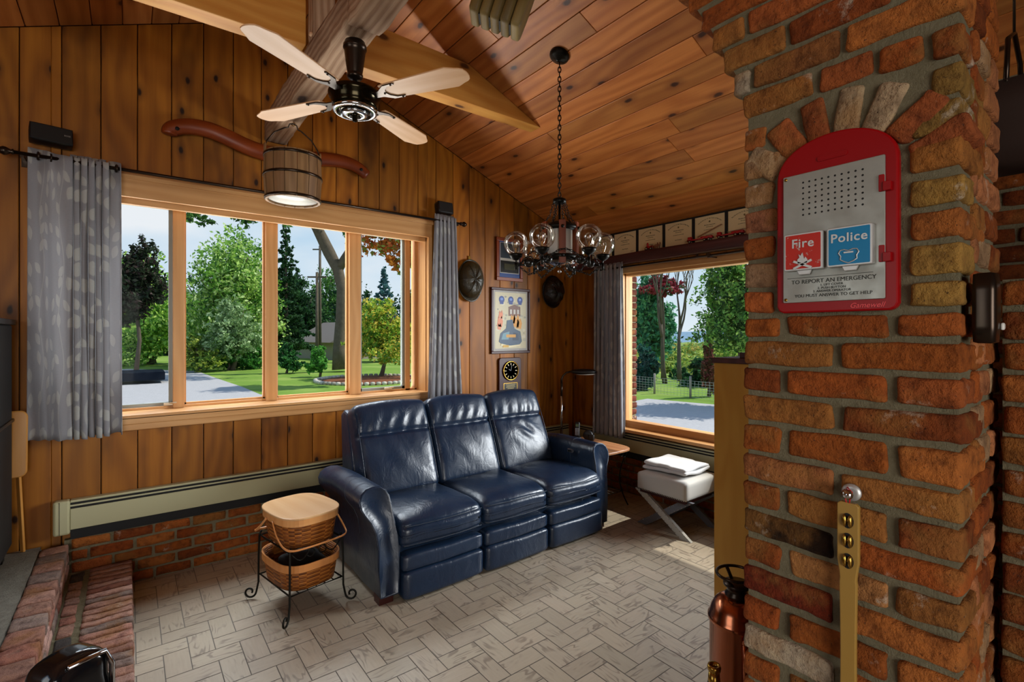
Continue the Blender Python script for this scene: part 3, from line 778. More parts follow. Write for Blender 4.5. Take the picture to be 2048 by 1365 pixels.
# ================================================================ THINGS
def part(root):
    m = MB(); m.M = (Matrix.Translation(root.location) @ RZ(root.rotation_euler[2])).inverted(); return m
def loc_part(): return MB()
ID = Matrix.Identity(4)
def cr_(P, n=5):
    o = []
    for i in range(len(P) - 1):
        p0, p1, p2, p3 = [Vector(P[max(0, min(len(P) - 1, j))]) for j in (i - 1, i, i + 1, i + 2)]
        for k in range(n):
            t_ = k / n; o.append(.5 * ((2 * p1) + (-p0 + p2) * t_ + (2 * p0 - 5 * p1 + 4 * p2 - p3) * t_ ** 2 + (-p0 + 3 * p1 - 3 * p2 + p3) * t_ ** 3))
    return o + [Vector(P[-1])]

# ---------------------------------------------------------------- sofa
S = thing('recliner_sofa', 'three seat navy leather recliner sofa standing under the big window', 'sofa', (2.08, 3.1, 0))
m = part(S); m.box(1.24, 2.92, 2.70, 3.56, .03, .34, mat=0); m.M = m.M @ YZ
m.prism([(3.22, .05), (3.60, .05), (3.665, .96), (3.60, 1.0), (3.52, .985)], 1.235, 2.925); m.build('base', M['leather'], S, bevel=.02)
seats = [(1.24, 1.805), (1.815, 2.365), (2.375, 2.93)]
for i, (a, b) in enumerate(seats):
    cx = (a + b) / 2; wd = b - a
    m = part(S)
    def fs(p, wd=wd, i=i):
        u = p[:, 0] / (wd / 2); f = np.clip(1 - u ** 2, 0, 1)
        up_ = p[:, 2] > 0
        yy = p[:, 1]; top = f * .032 * np.clip(1 - ((yy + .05) / .32) ** 2, 0, 1)
        p[:, 2] += np.where(up_, top, 0)
        fr = np.clip(-(yy + .16) / .14, 0, 1); p[:, 2] -= np.where(up_, fr ** 2 * .035, 0)
        p[:, 1] -= np.where(yy < -.25, .022 * f * np.exp(-((p[:, 2] - .01) / .06) ** 2), 0)
        for zz in (.045, -.062): p[:, 1] += np.where(yy < -.2, .010 * np.exp(-((p[:, 2] - zz) / .007) ** 2), 0)
        return p + vnoise(p + i * 3, 9, i + 1) * .004 + vnoise(p * np.array([1, .5, 1]) + i, 26, i + 4) * .0012
    m.rbox((cx, 2.925, .385), (wd, .60, .175), .045, n=(22, 26, 22), fn=fs)
    c_ = m.build('seat_cushion', M['leather'], S)
    m = part(S)
    for zz in (.432, .322):
        m = part(S); m.tube([(a + .012 + (wd - .024) * t, 2.632 - .018 * (1 - (2 * t - 1) ** 2), zz) for t in np.linspace(0, 1, 14)], .0022, 5); m.build('stitching', M['stitch'], c_)
    m = part(S)
    def fp(p, wd=wd):
        f = np.clip(1 - (p[:, 0] / (wd / 2)) ** 2, 0, 1); p[:, 1] -= np.where(p[:, 1] < 0, .012 * f ** .5, 0); return p + vnoise(p, 12, 5) * .0025
    m.rbox((cx, 2.668, .222), (wd - .012, .09, .095), .022, n=(18, 5, 9), fn=fp)
    m.rbox((cx, 2.663, .093), (wd - .012, .10, .160), .026, n=(18, 5, 12), fn=fp)
    m.build('footrest_panel', M['leather'], S)
    m = part(S)
    TM = T(cx, 3.375, .715) @ RX(R(-23))
    def fbk(p, wd=wd, i=i):
        u = p[:, 0] / (wd / 2); f = np.clip(1 - u ** 2, 0, 1); z = p[:, 2]; fr = p[:, 1] < 0
        sm = .105
        pad = np.where(z > sm, np.clip(1 - ((z - .215) / .13) ** 2, 0, 1) * .030, np.clip(1 - ((z + .10) / .24) ** 2, 0, 1) * .034)
        p[:, 1] -= np.where(fr, pad * f ** .45, 0)
        p[:, 1] += np.where(fr, .022 * np.exp(-((z - sm) / .010) ** 2), 0)
        p[:, 2] += np.where(z > .22, .024 * f, 0)
        fold = np.sin(u * 17 + 2.2 * np.sin(z * 14 + i) + i * 2) * np.exp(-((z - sm - .05) / .07) ** 2) * .0045
        diag = np.sin((u * 3.2 + z * 22) + i * 1.3 + 2 * np.sin(u * 3)) * np.exp(-((z + .06) / .13) ** 2) * .0035
        if i == 2: diag += .014 * np.exp(-(((u - .12) / .28) ** 2 + ((z + .03) / .06) ** 2)) * np.sin(u * 10 + z * 40)
        p[:, 1] += np.where(fr, fold + diag, 0)
        return p + vnoise(p + i * 7, 7, i + 2) * .004
    m.M = m.M @ TM; m.rbox((0, 0, 0), (wd + .004, .17, .665), .048, n=(34, 7, 54), fn=fbk)
    c_ = m.build('backrest', M['leather'], S)
    for sx in (-1, 1):
        m = part(S); m.M = m.M @ TM; m.tube([(sx * (wd / 2 - .014), -.078 - .012 * math.sin(t * PI), -.30 + .585 * t) for t in np.linspace(0, 1, 18)], .0028, 5); m.build('piping', M['leather'], c_)
LP = [(1.125, .045), (1.118, .20), (1.118, .33), (1.108, .42), (1.085, .48), (1.055, .52), (1.035, .555), (1.030, .595), (1.045, .630), (1.075, .652), (1.115, .660), (1.160, .655), (1.190, .635),
      (1.207, .600), (1.213, .555), (1.218, .50), (1.226, .44), (1.238, .38), (1.244, .28), (1.244, .15), (1.242, .045)]
for side in (0, 1):
    pr_ = LP if side == 0 else [(4.16 - 1.0 * x, z) for x, z in LP][::-1]
    if side: pr_ = [(x - .005, z) for x, z in pr_]
    cxx = sum(p[0] for p in pr_) / len(pr_); m = part(S)
    rings = [(0, .80), (-.006, .9), (-.004, .96), (.006, .995), (.03, 1)] + [(.03 + .81 * t, 1) for t in np.linspace(.08, 1, 12)]
    vs = []; n_ = len(pr_)
    for dy, sc in rings:
        for x, z in pr_:
            sb = .085 * max(0, min(1, (z - .33) / .32)) ** 1.3
            fall = .0
            y = 2.668 + dy + sb * max(0, 1 - dy / .5)
            top = .03 * max(0, (dy - .55) / .3) if z > .45 else 0
            px_ = cxx + (x - cxx) * (1 - (1 - sc) * .55); pz = .35 + (z - .35) * (1 - (1 - sc) * .16)
            q = vnoise(np.array([[px_, y, pz]]), 9, 3)[0] * .0025
            vs.append((px_ + q[0], y + q[1], max(pz - top, .045) + q[2]))
    fs_ = []
    for j in range(len(rings) - 1):
        for k in range(n_):
            a = j * n_ + k; b = j * n_ + (k + 1) % n_; f_ = (a, b, b + n_, a + n_); fs_.append(f_)
    fs_ += [tuple(range(n_))[::-1], tuple((len(rings) - 1) * n_ + k for k in range(n_))]
    m.add(vs, fs_, smooth=True); arm = m.build('armrest', M['leather'], S)
    m = part(S); i0 = 3 * n_
    m.tube([Vector(vs[i0 + k]) for k in range(1, n_)], .0035, 5); m.build('piping', M['leather'], arm); m = part(S); m.tube([Vector(vs[8 * n_ + k]) for k in range(2, n_ - 3)], .0018, 5, mat=1)
    m.build('seam', [M['leather'], M['stitch']], arm)
m = part(S); m.box(2.905, 2.925, 2.93, 2.99, .562, .592); q = m.build('control_panel', M['chrome'], S, bevel=.004)
m = part(S)
for k in range(3): m.box(2.902, 2.908, 2.938 + .016 * k, 2.950 + .016 * k, .568, .586)
m.build('button', M['blackplastic'], q)
for x, y in ((1.17, 2.715), (2.98, 2.715), (1.17, 3.5), (2.98, 3.5)):
    m = part(S); m.prism([(x - .045, y - .03), (x + .04, y - .03), (x + .04, y + .045), (x - .045, y + .045)], 0, .048); m.build('foot', M['redwood'], S)

# ---------------------------------------------------------------- basket stand with its baskets
BS = (.79, 3.03, 0); BR = R(11)
St = thing('basket_stand', 'black wrought iron two tier stand with scroll feet beside the sofa', 'stand', BS, BR)
m = MB()
for z in (.145, .375):
    w_, d_ = (.150, .195) if z < .2 else (.150, .190)
    m.tube([(-w_, -d_, z), (w_, -d_, z), (w_, d_, z), (-w_, d_, z)], .005, 6, closed=True)
    for k in range(5 if z < .2 else 0): x = -w_ + 2 * w_ * (k + 1) / 6; m.tube([(x, -d_, z), (x, d_, z)], .003, 5)
for s_ in (-1, 1):
    for sx in (-1, 1):                                   # scrolls under the upper tier
        P = [(sx * (.14 - .10 * t), s_ * .192, .365 - .045 * math.sin(t * PI) ) for t in np.linspace(0, 1, 8)]
        P += [(sx * (.035 + .022 * math.cos(a)), s_ * .192, .345 + .022 * math.sin(a)) for a in np.linspace(.6, 6, 12)]
        m.tube(P, .0035, 5)
m.build('frame', M['iron'], St)
for sx in (-1, 1):
    for sy in (-1, 1):
        m = MB(); P = [(sx * .145, sy * .188, .40), (sx * .152, sy * .194, .375), (sx * .155, sy * .20, .25), (sx * .156, sy * .20, .10)]
        for a in np.linspace(PI, PI * 3.15, 18):
            r_ = .036 - .0035 * (a - PI)
            q = .045 + r_ * math.cos(a); P.append((sx * (.158 + q * .75), sy * (.202 + q * .62), .043 + r_ * math.sin(a) * 1.0))
        m.tube(P, .0058, 7); m.build('leg', M['iron'], St)
def rr(w, d, n=40, e=3.2):
    o = []
    for k in range(n):
        a = 2 * PI * k / n; c, s = math.cos(a), math.sin(a)
        o.append((w * math.copysign(abs(c) ** (2 / e), c), d * math.copysign(abs(s) ** (2 / e), s)))
    return o
def shell(mb, w0, d0, w1, d1, z0, z1, th=.006, **k):
    n = 40; A = [rr(w0 + (w1 - w0) * t - i_, d0 + (d1 - d0) * t - i_) for i_, t in ((0, 0), (0, .33), (0, .66), (0, 1), (th, 1), (th, .5), (th, .04))]
    Z = [z0, z0 + (z1 - z0) * .33, z0 + (z1 - z0) * .66, z1, z1, (z0 + z1) / 2, z0 + th]
    vs = [(x, y, z) for P, z in zip(A, Z) for x, y in P]; fs = []; uv = []
    per = 2 * (w1 + d1) * 1.8 / 2
    for j in range(len(A) - 1):
        for i in range(n):
            i2 = (i + 1) % n; fs.append((j * n + i, j * n + i2, (j + 1) * n + i2, (j + 1) * n + i))
            u0, u1 = i / n * per, (i + 1) / n * per; uv.append([(u0, Z[j]), (u1, Z[j]), (u1, Z[j + 1]), (u0, Z[j + 1])])
    fs.append(tuple(range(n))[::-1]); uv.append([(x, y) for x, y in A[0]][::-1]); fs.append(tuple((len(A) - 1) * n + i for i in range(n))); uv.append([(x, y) for x, y in A[-1]])
    mb.add(vs, fs, uv=uv, smooth=True, **k)
def band(mb, w, d, z0, z1, th=.004, **k):
    n = 40; a = rr(w, d); b = rr(w + th, d + th); vs = [(x, y, z0) for x, y in a] + [(x, y, z0) for x, y in b] + [(x, y, z1) for x, y in b] + [(x, y, z1) for x, y in a]
    fs = []
    for r in range(4):
        for i in range(n): i2 = (i + 1) % n; fs.append((r * n + i, ((r + 0) % 4) * n + i2, ((r + 1) % 4) * n + i2, ((r + 1) % 4) * n + i))
    mb.add(vs, fs, smooth=False, axis=0, **k)
Bk = thing('lidded_basket', 'woven picnic basket with a flat pale wooden lid on the upper tier', 'basket', (BS[0], BS[1], .381), BR)
m = MB(); shell(m, .146, .188, .168, .212, 0, .158); m.build('woven_body', M['basket'], Bk)
m = MB(); band(m, .167, .211, .125, .16, .005, col=(1.0, .8, .6)); m.build('rim', M['maple'], Bk)
m = MB(); m.prism(rr(.176, .222), .161, .173, axis=1); m.build('lid', M['maple'], Bk, bevel=.004)
for s_ in (-1, 1):
    m = MB(); P = [(-.178, s_ * .04, .135), (-.184, s_ * .10, .08), (-.182, s_ * .17, .035), (-.158, s_ * .222, .018), (-.08, s_ * .231, .012), (.08, s_ * .231, .012), (.158, s_ * .222, .018), (.182, s_ * .17, .035), (.184, s_ * .10, .08), (.178, s_ * .04, .135)]
    m.tube(cr_([Vector(q) for q in P], 4), .0065, 6, flat=(.6, 1.1), col=(.9, .62, .42)); m.build('handle', M['maple'], Bk)
Bk2 = thing('open_basket', 'open woven basket with dark iron scroll on the lower tier', 'basket', (BS[0], BS[1], .151), BR)
Bk2['label'] = 'open woven splint basket on the lower tier of the iron stand'
m = MB(); shell(m, .152, .194, .172, .217, 0, .145); m.build('woven_body', M['basket'], Bk2)
m = MB(); band(m, .171, .216, .108, .147, .006, col=(.85, .58, .36)); m.build('rim', M['maple'], Bk2)
cl = thing('black_pouch', 'crumpled black cloth pouch lying inside the lower basket', 'pouch', (BS[0] + .02, BS[1] + .02, .159), BR)
m = MB(); m.rbox((0, 0, .045), (.20, .24, .09), .03, n=(12, 14, 6), fn=lambda p: p + vnoise(p, 18, 4) * .010 * (p[:, 2:3] > -.03)); m.build('cloth', M['black'], cl)

# ---------------------------------------------------------------- studded stool and folded cloth
Q = thing('studded_stool', 'pale velvet stool with crossed nailhead legs under the valley window', 'stool', (3.50, 2.33, 0))
m = part(Q); m.rbox((3.50, 2.33, .362), (.47, .45, .145), .022, n=(16, 16, 8), fn=lambda p: p + np.stack([0 * p[:, 0], 0 * p[:, 0], np.where(p[:, 2] > 0, .012 * (1 - (p[:, 0] / .24) ** 2) * (1 - (p[:, 1] / .23) ** 2), 0)], 1))
m.build('cushion', M['velvet'], Q)
m = part(Q); m.box(3.285, 3.715, 2.125, 2.535, .272, .292); m.build('seat_frame', M['redwood'], Q)
rv = None
for X in (3.305, 3.695):
    for k, (a, b) in enumerate(((2.545, 2.125), (2.125, 2.545))):
        m = part(Q); dx = .0 if k == 0 else (.026 if X < 3.5 else -.026)
        dx2 = dx
        m.M = m.M @ YZ; d = .046
        m.prism([(a - d, .285), (a + d, .285), (b + d, 0), (b - d, 0)], X + dx2 - .013, X + dx2 + .013)
        leg = m.build('leg', flat('grey_velvet_leg', 'a6a49c', .7) if k == 0 and X < 3.4 else flat('slate_leg', '5d5f66', .6), Q)
        xs = X + dx2 - (.014 if X < 3.5 else -.014)
        for t in np.linspace(.05, .95, 13):
            for e in (-1, 1):
                y = a + (b - a) * t + e * .036
                if rv is None: m = MB(); m.sphere((0, 0, 0), .0038, 6, 4); rv = m.build('rivet', M['chrome'], leg); q = rv
                else: q = rv.copy(); C.objects.link(q); q.parent = leg
                q.location = Vector((xs, y, .285 * (1 - t))) - Q.location
m = part(Q)
for i in range(30):
    t = -.215 + .43 * i / 29
    for p in ((3.263, 2.33 + t), (3.737, 2.33 + t), (3.50 + t, 2.104), (3.50 + t, 2.556)): m.sphere((p[0], p[1], .303), .0045, 6, 4)
m.build('rivet', M['bronze'], Q)
m = part(Q); m.box(3.31, 3.69, 2.315, 2.345, .13, .155); m.build('stretcher', M['redwood'], Q)
F_ = thing('folded_blanket', 'white folded blanket lying on the studded stool', 'blanket', (3.52, 2.36, .452))
m = MB()
for k, (w_, d_, z) in enumerate(((.36, .40, .018), (.35, .385, .046))):
    m.rbox((.005 * k, .0, z), (w_, d_, .031), .015, n=(18, 18, 5), fn=lambda p, k=k: p + np.stack([0 * p[:, 0], 0 * p[:, 0], .006 * np.sin(p[:, 0] * 20 + p[:, 1] * 9 + k * 2) * (np.abs(p[:, 1]) > .05)], 1) + vnoise(p, 11, k + 1) * .004)
m.build('cloth', M['white'], F_)

# ---------------------------------------------------------------- side table, phone, floor lamp
Tt = thing('side_table', 'bow edged wooden side table on scrolled iron legs beside the sofa arm', 'table', (3.375, 3.16, 0))
m = MB(); P = rr(.225, .335, 48, 4.5); m.prism(P, .508, .530, axis=1); m.build('table_top', M['oak'], Tt, bevel=.005)
m = MB(); m.tube([(x * .92, y * .92, .50) for x, y in P], .006, 6, closed=True)
m.build('frame', M['iron'], Tt); m = MB()
for k in range(7): x = -.15 + .05 * k; m.tube([(x, -.23, .13), (x, .23, .13)], .003, 5)
m.tube([(-.16, -.24, .13), (.16, -.24, .13), (.16, .24, .13), (-.16, .24, .13)], .005, 6, closed=True)
m.build('lower_shelf', M['iron'], Tt)
for sx in (-1, 1):
    for sy in (-1, 1):
        m = MB(); P = [(sx * (.185 - .05 * math.sin(t * PI * .9) + .02 * t * t), sy * (.275 - .06 * math.sin(t * PI * .9) + .02 * t * t), .50 - .494 * t) for t in np.linspace(0, 1, 14)]
        m.tube(P, .006, 7)
        m.tube([(sx * (.155 + .022 * math.cos(a)), sy * .262, .462 + .022 * math.sin(a)) for a in np.linspace(0, 5.4, 12)], .0035, 5)
        m.tube([(sx * (.115 + .018 * math.cos(a)), sy * .262, .470 + .018 * math.sin(a)) for a in np.linspace(3, 8.4, 12)], .0035, 5)
        m.build('leg', M['iron'], Tt)
Ph = thing('cordless_phone', 'black cordless phone handset standing on the side table', 'phone', (3.46, 3.42, .530), R(-52))
m = MB(); m.rbox((0, 0, .012), (.07, .06, .024), .008); m.build('charger', M['blackplastic'], Ph)
m = MB(); m.M = T(0, 0, .085) @ RX(R(-12)); m.rbox((0, 0, 0), (.048, .026, .155), .010, n=(5, 4, 10)); h = m.build('handset', M['blackplastic'], Ph)
m = MB(); m.M = T(0, 0, .085) @ RX(R(-12)); m.box(-.016, .016, -.0145, -.012, .03, .055, col=hexc('4a5a3a')); m.build('display', M['vcg'], h)
m = MB(); m.M = T(0, 0, .085) @ RX(R(-12))
for i in range(3):
    for j in range(5): m.box(-.018 + i * .013, -.009 + i * .013, -.0155, -.012, -.05 + j * .014, -.041 + j * .014, col=hexc('a9abae'))
m.build('keypad', M['vc'], h)
Sp = thing('desk_speaker', 'small round black desk speaker on the side table beside the phone', 'speaker', (3.485, 3.30, .530), R(-52))
m = MB(); m.M = T(0, 0, .05) @ RX(PI / 2); m.lathe([(.0, -.022), (.044, -.022), (.048, -.015), (.048, .015), (.042, .022), (0, .020)], 28); m.build('body', M['blackplastic'], Sp)
m = MB(); m.rbox((.03, .0, .03), (.06, .05, .06), .008); m.build('stand', M['blackplastic'], Sp)
L = thing('floor_lamp', 'slim dark reading floor lamp in the corner behind the side table', 'lamp', (3.43, 3.61, 0))
m = MB(); m.lathe([(0, 0), (.10, 0), (.10, .012), (.03, .022), (0, .022)], 28); m.build('base', M['bronze'], L)
m = MB(); m.tube([(0, 0, .01), (0, 0, .60)], .014, 12, mat=0); m.tube([(0, 0, .60), (0, 0, .93)], .012, 12, mat=1); m.tube([(0, 0, .93), (0, 0, 1.06)], .012, 12, mat=0); m.build('pole', [M['bronze'], M['chrome']], L)
hd = Vector((.25, -.235, 0)).normalized()
m = MB(); m.tube([(0, 0, 1.05), (0, 0, 1.10), tuple(hd * .015) [:2] + (1.135,), tuple(hd * .05)[:2] + (1.165,), tuple(hd * .11)[:2] + (1.18,)], [.012, .012, .011, .010, .009], 10); m.build('gooseneck', M['bronze'], L)
m = MB(); m.M = T(hd.x * .22, hd.y * .22, 1.175) @ RZ(math.atan2(hd.y, hd.x)); m.sphere((0, 0, 0), (.135, .072, .030), 24, 10); m.build('lamp_shade', M['blackplastic'], L)
m = MB(); m.M = T(hd.x * .24, hd.y * .24, 1.152) @ RZ(math.atan2(hd.y, hd.x)); m.sphere((0, 0, 0), (.10, .045, .012), 20, 6); m.build('diffuser', M['milk'], L)

# ---------------------------------------------------------------- baseboard heaters
def heater(label, name, a, b, face, axis, cap):
    h = thing(name, label, 'heater', ((a + b) / 2, face, 0) if axis == 0 else (face, (a + b) / 2, 0))
    def bx(m, u0, u1, d0, d1, z0, z1):
        if axis == 0: m.box(u0, u1, face + d0, face + d1, z0, z1)
        else: m.box(face + d0, face + d1, u0, u1, z0, z1)
    m = part(h); bx(m, a, b, .012, .050, .346, .565); m.build('housing_and_shadow', M['black'], h)  # black back, drawn down past the cover as the shadow under the heater
    m = part(h); bx(m, a, b, 0, .008, .405, .527); m.build('cover', M['enamel'], h, bevel=.003)
    m = part(h); bx(m, a, b, .004, .012, .540, .549); m.build('damper', M['enamel'], h)
    m = part(h); bx(m, a, b, .004, .052, .562, .576); m.build('hood', M['enamel'], h, bevel=.003)
    if cap:
        m = part(h); bx(m, a - .075, a, -.006, .052, .380, .580); m.build('end_cap', M['enamel'], h, bevel=.012)
        m = part(h); bx(m, a - .047, a - .045, -.0075, -.004, .385, .575); m.build('seam', M['black'], h)
heater('long cream enamel baseboard heater running under the wide window', 'baseboard_heater', -.273, 3.78, 3.860, 0, True)
heater('cream enamel baseboard heater on the wall under the valley window', 'baseboard_heater', .2, 3.83, 3.840, 1, False)

# ---------------------------------------------------------------- curtains and rods
def curtain(name, label, P, amp, waves, z0, z1, flare, axis, wdt, ring=None):
    """P: (a,b) extents along the wall, P depth; pleated cloth hung on a rod"""
    (a, b), dep = P; t_ = thing(name, label, 'curtain', ((a + b) / 2, dep, z0) if axis == 0 else (dep, (a + b) / 2, z0), group=None)
    m = part(t_)
    nu, nv = 220, 44; sd = random.random() * 9
    def f(u, v):
        z = z0 + (z1 - z0) * v; s = a + (b - a) * u; k = 1 - v
        s = (a + b) / 2 + (s - (a + b) / 2) * (1 + flare * k)
        ph = waves(u) * 2 * PI; w = amp * (.75 + .35 * k) * math.cos(ph + .35 * math.sin(3 * v + sd)) + .006 * math.sin(u * 31 + v * 5)
        s += .010 * math.sin(ph * 2) ; zz = z + (.006 * math.sin(ph + 1) + .004 * math.sin(u * 50)) * (k if k > .97 else 0) + (.012 * math.cos(ph) if v > .97 else 0)
        return (s, dep + w, zz) if axis == 0 else (dep + w, s, zz)
    m.grid(f, nu, nv, uvs=(wdt, z1 - z0)); o = m.build('cloth', M['curtain'], t_)
    o.modifiers.new('cloth_thickness', 'SOLIDIFY').thickness = .0025
    return t_
# left panel: one wide flat fold, then bunched pleats, then another flat fold
def wl(u):
    if u < .42: return u * 1.1
    if u < .82: return .462 + (u - .42) * 13
    return 5.662 + (u - .82) * 4
curtain('curtain', 'grey leaf patterned curtain panel left of the wide window, broad flat fold', ((-.448, -.030), 3.82), .022, wl, .945, 2.585, .03, 0, 1.15)
curtain('curtain', 'narrow grey leaf patterned curtain gathered between the wide window and the cap', ((2.115, 2.315), 3.82), .020, lambda u: u * 5.5, .955, 2.600, .62, 0, 1.0)
curtain('curtain', 'grey leaf patterned curtain gathered beside the valley window near the corner', ((3.125, 3.47), 3.775), .022, lambda u: u * 6.5, .545, 2.245, .10, 1, 1.3)
Rd = thing('curtain_rod', 'dark metal curtain rod across the top of the wide window', 'curtain rod', (.9, 3.82, 2.552))
m = part(Rd); m.tube([(-.50, 3.82, 2.552), (2.37, 3.82, 2.552)], .0105, 12); m.build('rod', M['bronze'], Rd)
for x, s_ in ((-.50, -1), (2.37, 1)):
    m = part(Rd); m.M = m.M @ dirm((x, 3.82, 2.552), (x + s_, 3.82, 2.552)); m.lathe([(.011, 0), (.017, .004), (.011, .012), (.022, .03), (.024, .042), (.016, .058), (.008, .066), (0, .07)], 16); m.build('finial', M['bronze'], Rd)
for x in (-.47, 2.345):
    m = part(Rd); m.box(x - .008, x + .008, 3.82, 3.919, 2.532, 2.545); m.box(x - .012, x + .012, 3.905, 3.919, 2.50, 2.58); m.build('bracket', M['bronze'], Rd)
for X in (-.405, -.352, -.062):
    m = part(Rd); m.M = m.M @ T(X, 3.82, 2.552) @ RZ(R(12)); m.tube([(.0, .021 * math.cos(a), .021 * math.sin(a)) for a in np.linspace(0, 2 * PI, 21)[:-1]], .0045, 6, closed=True); m.build('grommet', M['bronze'], Rd)
Rd = thing('curtain_rod', 'dark curtain rod under the timber beam over the valley window', 'curtain rod', (3.775, 2.2, 2.2))
m = part(Rd); m.tube([(3.775, 1.0, 2.200), (3.775, 3.50, 2.200)], .009, 12); m.build('rod', M['bronze'], Rd)
m = part(Rd); m.box(3.775, 3.899, 2.21, 2.225, 2.188, 2.196); m.box(3.765, 3.785, 2.205, 2.23, 2.183, 2.214); m.build('bracket', M['bronze'], Rd)
# ---------------------------------------------------------------- things on the window wall
def wallpart(x, z): m = MB(); m.M = XZ; return m
def framed(name, label, cat, x0, x1, z0, z1, fw, mat, dep=.022):
    t = thing(name, label, cat, ((x0 + x1) / 2, 3.919, z0)); w_, h_ = (x1 - x0) / 2, z1 - z0
    m = MB()
    for a, b, c, d, ax in ((-w_, w_, 0, fw, 0), (-w_, w_, h_ - fw, h_, 0), (-w_, -w_ + fw, fw, h_ - fw, 2), (w_ - fw, w_, fw, h_ - fw, 2)): m.box(a, b, -dep, 0, c, d, axis=ax)
    m.build('frame', mat, t, bevel=.004); return t, w_, h_
t, w_, h_ = framed('picture_frame', 'red brown wooden frame with a dark print and blue mat, upper one', 'picture', 2.835, 3.165, 2.080, 2.505, .035, M['redwoodframe'] if 'redwoodframe' in M else M['yoke'])
t['label'] = 'red brown framed dark print with blue mat, hung above the ribbon poster'
m = MB(); m.box(-w_ + .03, w_ - .03, -.012, -.004, .03, h_ - .03, col=hexc('2f4a86')); m.box(-w_ + .045, w_ - .045, -.014, -.012, .075, h_ - .045, col=hexc('b8b2a6'))
m.box(-w_ + .052, w_ - .052, -.016, -.014, .082, .20, col=hexc('16140e')); m.box(-w_ + .052, w_ - .052, -.016, -.014, .225, .375, col=hexc('39424a')); m.box(-.07, .06, -.018, -.016, .11, .17, col=hexc('3c3a20'))
m.build('print', M['vcg'], t)
m = MB(); m.box(-w_ + .03, w_ - .03, -.0195, -.0185, .03, h_ - .03); m.build('pane', M['picglass'], t)
t, w_, h_ = framed('framed_poster', 'dark framed poster of a blue fire engine under three blue badges', 'picture', 2.772, 3.262, 1.358, 2.010, .026, M['mahog'])
m = MB()
m.box(-w_ + .02, w_ - .02, -.010, -.003, .02, h_ - .02, col=hexc('a59f98')); m.box(-w_ + .05, w_ - .05, -.011, -.010, .05, h_ - .045, col=hexc('cfc6a4'))
def fpoly(P, c, d=.0125): m.M = XZ; m.prism(P, .010, d, col=hexc(c)); m.M = ID
rg = random.Random(3)
for k in range(46):                                        # smoke curls
    cx, cz = rg.uniform(-.18, .18), rg.uniform(.08, .42) if rg.random() < .7 else rg.uniform(.42, .58)
    r_ = rg.uniform(.008, .026); n_ = 9
    fpoly([(cx + r_ * (1 + .35 * math.sin(3 * a + k)) * math.cos(a), cz + r_ * .7 * math.sin(a)) for a in np.linspace(0, 2 * PI, n_ + 1)[:-1]], rg.choice(['bdb7a0', 'a9a794', 'd8d2bb', '98978a']), .0112 + k * 1e-5)
for cx in (-.115, .0, .115): fpoly([(cx + .034 * math.cos(a), .535 + .036 * math.sin(a)) for a in np.linspace(0, 2 * PI, 17)[:-1]], '1c3f8c'); fpoly([(cx - .02, .49), (cx + .02, .49), (cx + .024, .505), (cx - .024, .505)], '1c3f8c', .0126); fpoly([(cx + .018 * math.cos(a), .54 + .014 * math.sin(a)) for a in np.linspace(0, 2 * PI, 9)[:-1]], '6f8fd0', .0130)
fpoly([(-.03, .375), (.12, .375), (.12, .465), (.045, .49), (-.03, .465)], '7a5648'); 
for k in range(3): fpoly([(-.012 + k * .045, .395), (.012 + k * .045, .395), (.012 + k * .045, .44), (-.012 + k * .045, .44)], 'c9c4ba', .0130)
for (cx, cz, s_) in ((.06, .33, 1), (.10, .30, .8), (.02, .35, .7), (-.14, .32, .8), (-.13, .39, .6), (-.145, .27, .5)):
    fpoly([(cx - .04 * s_, cz - .06 * s_), (cx + .035 * s_, cz - .07 * s_), (cx + .05 * s_, cz), (cx + .03 * s_, cz + .07 * s_), (cx + .008 * s_, cz + .02 * s_), (cx - .02 * s_, cz + .06 * s_), (cx - .03 * s_, cz + .0)], 'e09a2c' if cx > 0 else 'e0845a', .0128)
fpoly([(-.15, .12), (-.13, .20), (-.06, .25), (-.05, .33), (.02, .34), (.04, .25), (.12, .22), (.14, .12), (.10, .08), (-.10, .08)], '3f566e', .0134)
fpoly([(-.12, .14), (-.10, .20), (-.02, .22), (-.03, .14)], '6f9aa8', .0140); fpoly([(-.06, .16), (.06, .16), (.06, .19), (-.06, .19)], 'd79a2e', .0142); fpoly([(.02, .13), (.10, .13), (.09, .20), (.03, .21)], '22344e', .0140)
fpoly([(-.13, .08), (-.02, .06), (.12, .075), (.12, .09), (-.02, .078), (-.12, .10)], 'e8dcb0', .0144); fpoly([(-.10, .062), (-.03, .062), (-.03, .085), (-.10, .085)], 'd7a93a', .0146)
m.build('poster', M['vc'], t)
m = MB(); m.box(-w_ + .02, w_ - .02, -.0175, -.0165, .02, h_ - .02); m.build('pane', M['picglass'], t)
t = thing('clock_plaque', 'mahogany award plaque with a round brass clock and engraved plate', 'clock', (3.003, 3.919, .952))
def rrect(x0, x1, y0, y1, r, n=5):
    o = []
    for cx, cy, a0 in ((x1 - r, y1 - r, 0), (x0 + r, y1 - r, 90), (x0 + r, y0 + r, 180), (x1 - r, y0 + r, 270)):
        for k in range(n + 1): a = R(a0 + 90 * k / n); o.append((cx + r * math.cos(a), cy + r * math.sin(a)))
    return o
m = MB(); m.M = XZ; m.prism(rrect(-.14, .14, 0, .365, .03), 0, .022, axis=1); m.build('board', M['mahog'], t, bevel=.005)
CK = Matrix(((1, 0, 0, 0), (0, 0, -1, 0), (0, 1, 0, 0), (0, 0, 0, 1)))      # local Z -> world -Y
m = MB(); m.M = T(0, -.022, .235) @ CK; m.lathe([(.086, 0), (.098, .004), (.098, .012), (.088, .015), (.086, .010)], 40, ring=True); q = m.build('bezel', M['brass'], t)
